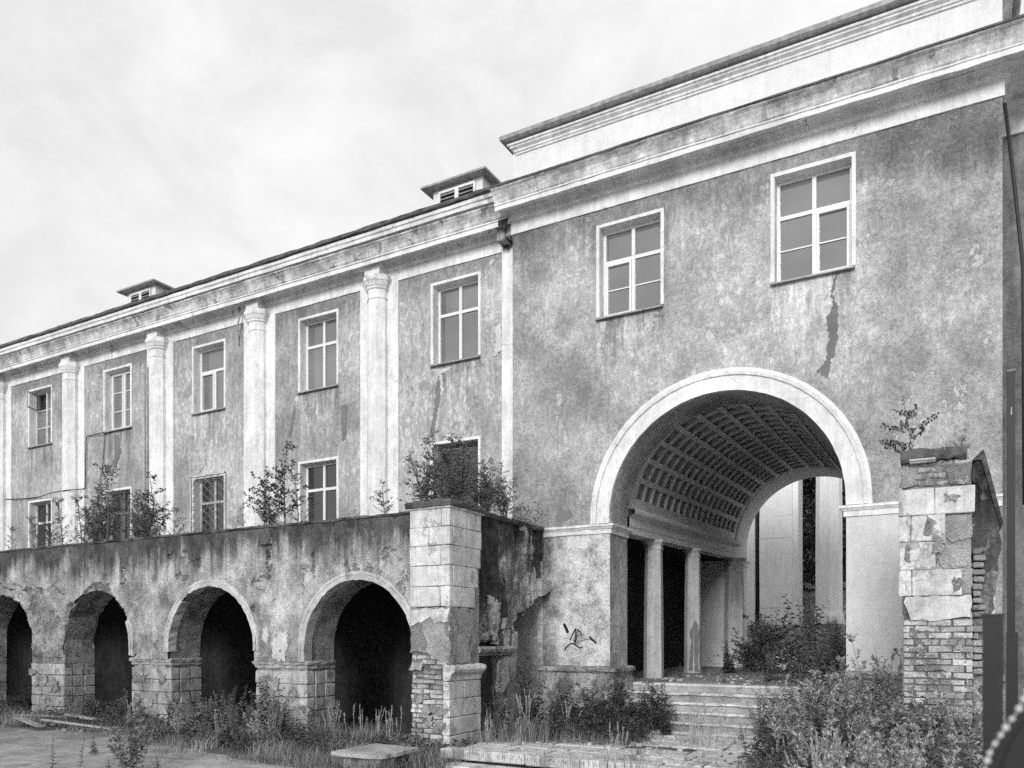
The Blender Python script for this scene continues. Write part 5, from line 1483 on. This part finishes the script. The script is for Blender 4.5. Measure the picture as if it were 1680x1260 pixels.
for key, x, y, s, lab in (('stalk', -11.3, 6.75, 1.35, 'thin stalk in the bottom left, nearest the left edge'), ('stalk', -11.15, 7.05, 1.22, 'leafy stalk next to the leftmost thin stalk'), ('small', -12.0, 7.8, 1.01, 'small weed on the asphalt behind the two stalks'),
                          ('worm2', -10.15, 7.1, 1.05, 'tallest lone weed on the asphalt, with thin side shoots'), ('small', -10.3, 6.9, 0.61, 'low weed at the base of the tallest lone weed'), ('small', -9.85, 7.35, 0.68, 'round low weed right of the tallest lone weed')):
    plant(key, 'weed', x, y, GZ, s, None, lab, 'weed', G2)
G3 = 'weeds on the entrance platform'
for key, nm, x, y, s, lab in (
    ('nettle', 'weed', -6.5, 11.2, 1.19, 'dark tall weed beside the base stones of the left pylon'),
    ('nettle', 'weed', -6.15, 11.6, 1.25, 'dark tall weed under the broken ledge'),
    ('weedd', 'weed', -6.5, 12.3, 1.25, 'dark weed in the gap of the broken side wall'),
    ('nettle', 'weed', -5.9, 12.2, 1.12, 'dark weed left of the shrub by the plinth'),
    ('tuft2', 'grass_tuft', -6.3, 10.9, 1.0, 'rank grass at the right of the left pylon'),
    ('tuft2', 'grass_tuft', -5.85, 11.2, .95, 'rank grass in front of the dark weeds'),
    ('seed2', 'seed_grass', -6.45, 10.7, .95, 'few pale stalks at the right foot of the left pylon'),
    ('seed2', 'seed_grass', -5.9, 10.75, .75, 'short pale stalks behind the kerb'),
    ('weedd', 'weed', -6.2, 13.2, 1.0, 'dark weed hugging the left pier plinth'),
    ('bushd', 'bush', -5.55, 13.1, .78, 'dark shrub hiding the left pier plinth'),
    ('bushd', 'bush', -5.05, 13.0, .90, 'dark shrub at the left end of the steps'),
    ('weedd', 'weed', -4.75, 13.0, .9, 'dark weed overlapping the left step ends'),
    ('bushd', 'bush', -4.6, 13.35, .85, 'dark shrub covering the left ends of the steps'),
    ('weedd', 'weed', -4.3, 13.1, .6, 'low dark weed on the left part of the steps'),
    ('weed2', 'weed', -2.65, 13.3, .95, 'leafy weed covering the right part of the lower steps'),
    ('goldenrod', 'weed', -2.55, 12.7, 1.0, 'narrow weed covering the right end of the lowest step'),
    ('weedd', 'weed', -2.35, 13.7, .95, 'dark weed on the right part of the upper steps'),
    ('weedd', 'weed', -1.5, 11.0, 1.1, 'dark weed at the front of the thicket'),
    ('weedd', 'weed', -.8, 10.9, 1.3, 'dark weed between the thicket and the right pylon'),
    ('weedd', 'weed', -.5, 9.6, 1.2, 'dark weed before the bricks of the right pylon'),
    ('nettle', 'weed', -1.2, 9.9, 1.1, 'dark nettle at the kerb end of the thicket'),
    ('weedd', 'weed', -5.4, 12.5, .6, 'low dark weed in front of the shrubs'),
    ('weedd', 'weed', -4.9, 12.5, .55, 'low dark weed before the lowest steps'),
    ('seed2', 'seed_grass', -3.98, 10.0, .95, 'bent pale seed stalk at the kerb, left of the others'),
    ('seed2', 'seed_grass', -3.75, 10.9, .55, 'short pale seed stalks in the paving joints'),
    ('small', 'weed', -3.9, 10.6, .5, 'small weed in the middle of the paving'),
    ('small', 'weed', -3.15, 10.4, .4, 'tiny weed in the paving near the kerb'),
    ('seed', 'seed_grass', -3.55, 12.1, 1.0, 'tall pale seed grass before the lowest step, leftmost'),
    ('seed', 'seed_grass', -3.30, 11.9, 1.15, 'tallest pale seed grass before the steps'),
    ('seed', 'seed_grass', -3.05, 12.1, .9, 'pale seed grass right of the tallest one'),
    ('seed2', 'seed_grass', -2.75, 12.0, .8, 'pale seed grass at the right end of the row'),
    ('small', 'weed', -2.95, 12.9, .9, 'leafy weed growing on the lower steps'),
    ('weed2', 'weed', -2.75, 13.4, .55, 'leafy weed growing on the upper steps'),
    ('weedl', 'weed', -2.3, 12.6, 1.24, 'pale weed at the left edge of the thicket'),
    ('goldenrod', 'weed', -2.1, 13.0, 1.31, 'narrow leaved weed over the right step ends'),
    ('worm', 'weed', -1.9, 12.3, 1.38, 'silvery weed in front of the right step ends'),
    ('weed', 'weed', -1.75, 13.4, 1.38, 'green weed before the right pier plinth'),
    ('goldenrod', 'weed', -1.55, 12.8, 1.45, 'tall narrow weed left of the right pylon'),
    ('worm', 'weed', -1.2, 12.2, 1.52, 'silvery weed in the middle of the thicket'),
    ('weed2', 'weed', -1.1, 13.2, 1.52, 'leafy weed against the right pier'),
    ('worm', 'weed', -.95, 12.9, 1.86, 'spiky weed reaching up the right pier'),
    ('worm2', 'weed', -.75, 11.9, 1.38, 'feathery weed at the left corner of the right pylon'),
    ('worm', 'weed', -1.6, 11.3, 1.31, 'silvery weed at the front of the thicket, left'),
    ('worm', 'weed', -1.1, 10.9, 1.31, 'silvery weed at the front of the thicket, middle'),
    ('worm', 'weed', -.7, 10.4, 1.17, 'silvery weed at the front of the thicket, near the pylon'),
    ('goldenrod', 'weed', -1.9, 11.6, 0.97, 'low narrow weed at the thicket edge by the paving'),
    ('weedl', 'weed', -1.35, 11.8, 1.10, 'pale broad weed inside the thicket'),
    ('worm', 'weed', -.9, 9.7, 1.10, 'silvery spikes leaning over the kerb, left'),
    ('worm', 'weed', -.45, 9.5, 1.17, 'silvery spikes leaning over the kerb, middle'),
    ('worm2', 'weed', -.15, 9.3, 1.10, 'feathery weed in front of the right pylon'),
    ('worm', 'weed', -1.35, 9.9, 0.90, 'small silvery weed at the kerb end of the thicket'),
    ('hop', 'creeper', -.35, 9.95, 1.05, 'hop like creeper heaped against the brick foot of the right pylon'),
    ('hop2', 'creeper', -.0, 9.4, 0.99, 'creeper mound with large hanging leaves nearest the blurred post'),
    ('hop2', 'creeper', .25, 9.9, 0.99, 'creeper at the right foot of the right pylon'),
    ('worm2', 'weed', -.35, 8.5, 1.03, 'feathery weed in the lower right corner'),
    ('goldenrod', 'weed', -.75, 9.0, 0.86, 'narrow weed leaning across the kerb end'),
    ('worm', 'weed', -1.9, 10.9, 1.05, 'silvery weed nearest the paving at the front of the thicket'),
    ('worm', 'weed', -.95, 9.2, 1.1, 'silvery spikes at the bottom edge, left of the creeper'),
    ('worm', 'weed', -.45, 8.9, 1.15, 'silvery spikes at the bottom edge, in front of the creeper'),
    ('goldenrod', 'weed', -1.5, 10.2, .9, 'narrow leaved weed rising behind the front silvery weeds'),
    ('goldenrod', 'weed', -.95, 11.2, 1.3, 'narrow leaved weed before the left edge of the right pylon'),
    ('worm', 'weed', -1.5, 12.3, 1.3, 'tall silvery weed in the heart of the thicket'),
    ('weed2', 'weed', -2.2, 13.3, 1.1, 'leafy weed climbing over the right step ends'),
    ('goldenrod', 'weed', -1.75, 13.9, 1.3, 'narrow leaved weed hiding the right pier plinth'),
    ('worm', 'weed', -.15, 9.9, 1.2, 'silvery weed poking through the creeper'),
    ('dead', 'seed_grass', -1.7, 11.9, 1.15, 'dead pale stalks standing in the thicket'),
    ('dead', 'seed_grass', -1.0, 10.5, 1.0, 'dead pale stalks before the right pylon'),
    ('dead', 'seed_grass', -.6, 9.3, .9, 'dead pale stalks at the bottom edge of the thicket'),
    ('dead', 'seed_grass', -6.1, 11.4, 1.05, 'dead pale stalks among the dark weeds by the left pylon'),
    ('dead', 'seed_grass', -5.6, 11.9, .8, 'dead pale stalks before the left pier plinth'),
    ('worm', 'weed', -1.15, 8.2, 1.15, 'leftmost of the silvery spikes nearest the viewer'),
    ('worm', 'weed', -.8, 8.0, 1.2, 'silvery spikes nearest the viewer, second from the left'),
    ('worm', 'weed', -.45, 8.1, 1.2, 'silvery spikes nearest the viewer, second from the right'),
    ('worm', 'weed', -.12, 8.2, 1.1, 'rightmost of the silvery spikes nearest the viewer'),
    ('weedl', 'weed', -.6, 8.7, 1.3, 'pale leafy weed behind the nearest silvery spikes'),
    ('weed', 'weed', .05, 8.8, 1.25, 'leafy weed left of the blurred post'),
    ('weedl', 'weed', -.3, 10.05, 1.35, 'pale leafy weed against the bricks of the right pylon'),
    ('goldenrod', 'weed', -.55, 10.0, 1.35, 'tall narrow weed against the left edge of the bricks'),
    ('worm', 'weed', .05, 10.0, 1.3, 'silvery weed against the right edge of the bricks'),
    ('goldenrod', 'weed', -1.3, 11.5, 1.45, 'tallest narrow weed in the thicket'),
    ('dead', 'seed_grass', -1.2, 8.6, 1.2, 'dead pale stalks at the bottom left of the thicket'),
    ('dead', 'seed_grass', -2.0, 12.7, 1.1, 'dead pale stalks over the right step ends'),
    ('tuft2', 'grass_tuft', -1.05, 8.9, 1.4, 'rank grass at the bottom left of the thicket'),
    ('tuft2', 'grass_tuft', -.25, 9.1, 1.5, 'rank grass before the creeper'),
    ('tuft2', 'grass_tuft', -1.3, 12.9, 1.5, 'rank grass in the middle of the thicket'),
    ('weedl', 'weed', -2.15, 14.2, 1.0, 'pale leafy weed on the steps by the right jamb'),
    ('goldenrod', 'weed', -1.95, 14.7, 1.2, 'narrow leaved weed on the top step by the right jamb'),
    ('tuft2', 'grass_tuft', -1.6, 10.5, .8, 'grass tuft between the paving and the thicket'),
    ('drytuft', 'grass_tuft', -2.4, 11.1, .6, 'dry tuft on the right of the paving'),
    ('drytuft', 'grass_tuft', -2.9, 10.3, .45, 'dry tuft in a joint near the kerb'),
    ('seed2', 'seed_grass', -1.9, 10.2, .8, 'pale stalks at the right end of the kerb'),
    ):
    plant(key, nm, x, y, PZ - .01 if y > 9.8 else GZ, s, None, lab, {'seed_grass': 'grass', 'grass_tuft': 'grass', 'bush': 'bush'}.get(nm, 'weed'), G3)
G4 = 'plants growing in the passage'
for key, nm, x, y, s, lab in (
    ('bushd', 'bush', -4.6, 20.5, 1.05, 'dark bush at the left foot of the far arch'),
    ('bushd', 'bush', -4.15, 21.2, 1.35, 'highest dark bush under the far arch'),
    ('bush2', 'bush', -3.9, 20.2, 0.80, 'rounded bush in the middle of the far arch'),
    ('bushd', 'bush', -4.0, 22.5, 0.80, 'bush behind the others near the courtyard'),
    ('weed', 'weed', -4.3, 22.8, 2.1, 'tall leafy stem rising above the passage bushes, left'),
    ('weed', 'weed', -3.75, 23.0, 2.3, 'tall leafy stem rising above the passage bushes, right'),
    ('weedd', 'weed', -4.9, 19.8, .9, 'dark weed beside the torn column'),
    ('goldenrod', 'weed', -3.0, 19.8, 1.35, 'airy weed at the right of the passage bushes'),
    ('goldenrod', 'weed', -2.6, 20.8, 1.49, 'airy weed beside the right jamb'),
    ('weed2', 'weed', -2.9, 18.0, 1.01, 'leafy weed on the passage floor near the right jamb'),
    ('weedl', 'weed', -3.25, 16.4, 1.15, 'bright leaved plant at the top of the steps'),
    ('weedl', 'weed', -2.7, 16.0, 1.08, 'bright weed on the landing by the right jamb'),
    ('weed2', 'weed', -2.3, 15.6, 1.15, 'weed on the landing against the right jamb'),
    ('goldenrod', 'weed', -2.55, 17.0, 1.15, 'fine weed behind the landing weeds'),
    ('small', 'weed', -5.35, 17.3, 1.0, 'little plant between the two near columns'),
    ('small', 'weed', -3.95, 15.6, .45, 'tiny seedling on the landing edge'),
    ('tuft', 'grass_tuft', -5.1, 18.2, .5, 'low grass between the passage columns'),
    ('bush2', 'bush', -3.2, 27.5, 1.1, 'bush at the courtyard end, right'),
    ('goldenrod', 'weed', -2.4, 25.0, 1.2, 'courtyard weed by the right jamb'),
    ('bush2', 'bush', -3.9, 31.0, 1.5, 'bush at the foot of the portico steps, left'),
    ('bush2', 'bush', -2.6, 32.0, 1.3, 'bush at the foot of the portico steps, right'),
    ):
    plant(key, nm, x, y, FZ, s, None, lab, {'grass_tuft': 'grass', 'bush': 'bush'}.get(nm, 'weed'), G4)

# uncountable undergrowth: short grass and leaf litter in the beds
def cover(name, boxes, z, mat, h, w, label, leafy=False):
    parts = []
    for (x0, x1, y0, y1, n) in boxes:
        P = np.stack([rng.uniform(x0, x1, n), rng.uniform(y0, y1, n), np.full(n, z)], 1)
        dn = np.sin(P[:, 0] * 2.3 + P[:, 1] * 1.1) + np.sin(P[:, 0] * .9 - P[:, 1] * 2.7) + rng.normal(0, .6, n)
        P = P[dn > -.6]; k = len(P)
        if leafy:
            az = rng.uniform(0, 6.28, k); P[:, 2] += rng.uniform(0, h, k)
            parts.append(leaf_mesh(P, np.stack([np.cos(az), np.sin(az), rng.uniform(-.2, .6, k)], 1), rng.uniform(.03, .09, k), rng.uniform(.02, .05, k), .2, .2))
        else: parts.append(blades(P, h * rng.uniform(.3, 1.15, k), w, rng.uniform(.2, 1.3, k)))
    return tag(link(name, np_mesh(name, parts), M[mat]), label, 'undergrowth', None, 'stuff')
cover('grass_cover', [(-24, -13, 9.7, 11.5, 6000), (-13, -9, 9.0, 11.2, 6500), (-9.2, -6.7, 8.7, 11.0, 6000), (-6.7, -6.2, 9.0, 11.0, 700)], GZ + .02, 'grass', .26, .006, 'short wild grass along the foot of the arcade')
cover('leafy_cover', [(-24, -13, 9.9, 11.6, 5000), (-12.8, -9.4, 9.1, 11.2, 6500), (-9.4, -6.8, 9.3, 11.0, 3500)], GZ + .02, 'leafd', .22, .006, 'low leafy weeds along the foot of the arcade', True)  # leaves coloured dark to paint the shade between taller plants
cover('platform_cover', [(-6.6, -4.4, 11.2, 14.0, 5000), (-2.4, .6, 8.6, 13.9, 9000), (-6.5, -2.4, 9.2, 9.75, 500), (-6.4, -2.4, 10.3, 12.6, 350)], PZ - .03, 'grass', .28, .006, 'wild grass round the platform and steps')
cover('platform_leaves', [(-6.6, -4.3, 11.4, 13.9, 7000), (-2.3, .6, 8.6, 13.9, 15000)], PZ - .03, 'leafd', .38, .006, 'low leafy weeds round the platform and steps', True)  # dark leaf colour stands in for shaded gaps in the thicket
cover('passage_cover', [(-5.3, -1.7, 19.2, 25, 5000), (-3.4, -1.7, 15.0, 19, 2500)], FZ, 'leafd', .45, .006, 'low leafy weeds at the back of the passage', True)
cover('edge_grass', [(-17.5, -13.2, 9.2, 9.9, 1800), (-13.2, -11, 8.9, 9.8, 1500), (-11.5, -7.6, 8.3, 9.3, 3000)], GZ + .005, 'grass', .16, .005, 'sparse short grass creeping over the asphalt edge')
cover('litter', [(-18, -9, 9.4, 10.6, 900)], GZ + .03, 'board', .03, .05, 'scattered chips and litter under the arches', True)

# ------------------------------------------------------------------ trees
def tree(name, x, y, z, h, cr, n, label, seed, leaf=.22, trunk_r=.22, group=None, low=.25):
    e = empty(name, (x, y, z), label, 'tree', group)
    tr = curve_stem((0, 0, -.1), (rng.normal(0, .05), rng.normal(0, .05), 1), h * .8, 8, .05, .02)
    limbs = [tri_tube(tr, trunk_r, trunk_r * .2, 7)]; cl = []
    for i in range(22):
        t = rng.uniform(.25, 1); p, _ = along(tr, [t]); az = rng.uniform(0, 6.28)
        br = curve_stem(p[0], (np.cos(az), np.sin(az), rng.uniform(.1, .9)), cr * rng.uniform(.5, 1.05) * (1.2 - .5 * t), 5, .15, .05)
        limbs.append(tri_tube(br, trunk_r * .3, trunk_r * .06, 4)); cl.append(br)
    me_ = np_mesh('trunk', limbs); me_.materials.append(M['bark'])
    o = bpy.data.objects.new('trunk', me_); col.objects.link(o); o.parent = e
    k = n; bi = rng.integers(0, len(cl), k); P = np.stack([cl[b][rng.integers(1, 6)] for b in bi])
    sub = rng.normal(0, 1, (60, 3)); cidx = rng.integers(0, 260, k)
    cc = np.stack([cl[rng.integers(0, len(cl))][rng.integers(2, 6)] for _ in range(260)]) + rng.normal(0, cr * .22, (260, 3))
    P = cc[cidx] + rng.normal(0, cr * .13, (k, 3))
    P[:, 2] = np.maximum(P[:, 2], h * low * .3 + rng.uniform(0, .4, k))
    D = rng.normal(0, 1, (k, 3)); D[:, 2] -= .3
    me_ = np_mesh('crown', [leaf_mesh(P, D, leaf * rng.uniform(.6, 1.2, k), leaf * .6, .2, .1)]); me_.materials.append(M['farleaf'])
    o = bpy.data.objects.new('crown', me_); col.objects.link(o); o.parent = e
    return e
tree('tree', -6.5, 41.5, FZ, 12, 3.2, 26000, 'dark leafy tree filling the gap left of the octagonal column, beyond the archway', 1)
tree('tree', -5.2, 44, FZ, 12, 3.6, 20000, 'dark tree behind the octagonal column of the portico', 2)
tree('tree', -2.0, 46, FZ, 8.5, 2.6, 6500, 'thin crowned tree with sky showing through, right of the octagonal column', 3)
tree('tree', -10.5, 45, FZ, 12, 4.0, 12000, 'tree hidden behind the square pillar of the portico', 4)
# trees across the yard, behind the viewer: they show only as reflections in the lower windows
for k, (x, y, h) in enumerate(((-14, -13, 9.5), (-21, -15, 10.5), (-29, -14, 9.5), (-37, -16, 11), (-45, -15, 10), (-54, -17, 11))):
    tree('tree', x, y, GZ, h, 3.6, 5000, ('first', 'second', 'third', 'fourth', 'fifth', 'sixth')[k] + ' tree of the row across the yard, counted from the gatehouse side', 10 + k, .34, .25, 'trees across the yard')

# ------------------------------------------------------------------ close to the lens: post, dark drum and bead string
fp = empty('fence_post', (.10, 2.95, GZ), 'blurred black square post close to the viewer at the lower right', 'post')
PD = 3.0 / 1.5
a_, b_ = .0466 * PD, .0809 * PD
bx_ = MB(); bx_.box(a_ + .004, b_, 1.7444 * PD, 1.7444 * PD + .07, GZ, .080, .002); bx_.build('shaft', M['black'], fp)
MB().box(a_ + .001, b_ + .003, 1.7444 * PD - .003, 1.7444 * PD + .073, .080, .088).build('cap_plate', M['black'], fp)
dk = empty('dark_bag', (.22, 1.82, -.6), 'black out of focus bag filling the lower right corner, below the beads', 'bag')
bo = smooth_line([(.062, -.30), (.070, -.245), (.092, -.185), (.110, -.155), (.124, -.125), (.150, -.095), (.22, -.07), (.32, -.08), (.36, -.2), (.36, -.5), (.28, -.62), (.12, -.6), (.07, -.45), (.062, -.30)], 4)[:-1]
me_ = prism(bo, [], .10, 'XZ', 1.79)
bm2 = bmesh.new(); bm2.from_mesh(me_); bmesh.ops.bevel(bm2, geom=[e_ for e_ in bm2.edges if len(e_.link_faces) == 2 and e_.calc_face_angle(0) > 1.2], offset=.012, segments=2, affect='EDGES'); bm2.to_mesh(me_); bm2.free()
link('body', me_, M['black'], dk)
bs = empty('bead_string', (.056, 1.765, -.26), 'string of pale beads hanging over the edge of the black bag', 'beads')
line = smooth_line([(.050, 1.76, -.262), (.060, 1.765, -.222), (.078, 1.768, -.187), (.094, 1.772, -.160), (.108, 1.776, -.136), (.120, 1.78, -.108), (.128, 1.785, -.078), (.15, 1.79, -.05)], 6)
MB().tube(line, .0012, 4).build('thread', M['drystem'], bs)
sp = MB(); sp.ring([(.0005 + .0062 * math.sin(math.pi * k / 8), -.0062 * math.cos(math.pi * k / 8)) for k in range(9)], 12)
bme = mesh('bead', sp.v, sp.f, True); bme.materials.append(M['bead'])
dist_ = 0; nxt = 0
for p, q in zip(line[:-1], line[1:]):
    dist_ += math.dist(p, q)
    if dist_ >= nxt:
        link('bead', bme, None, bs, loc=q, scale=(1, 1, 1) if random.random() > .3 else (.8, .8, .8)); nxt += .0195
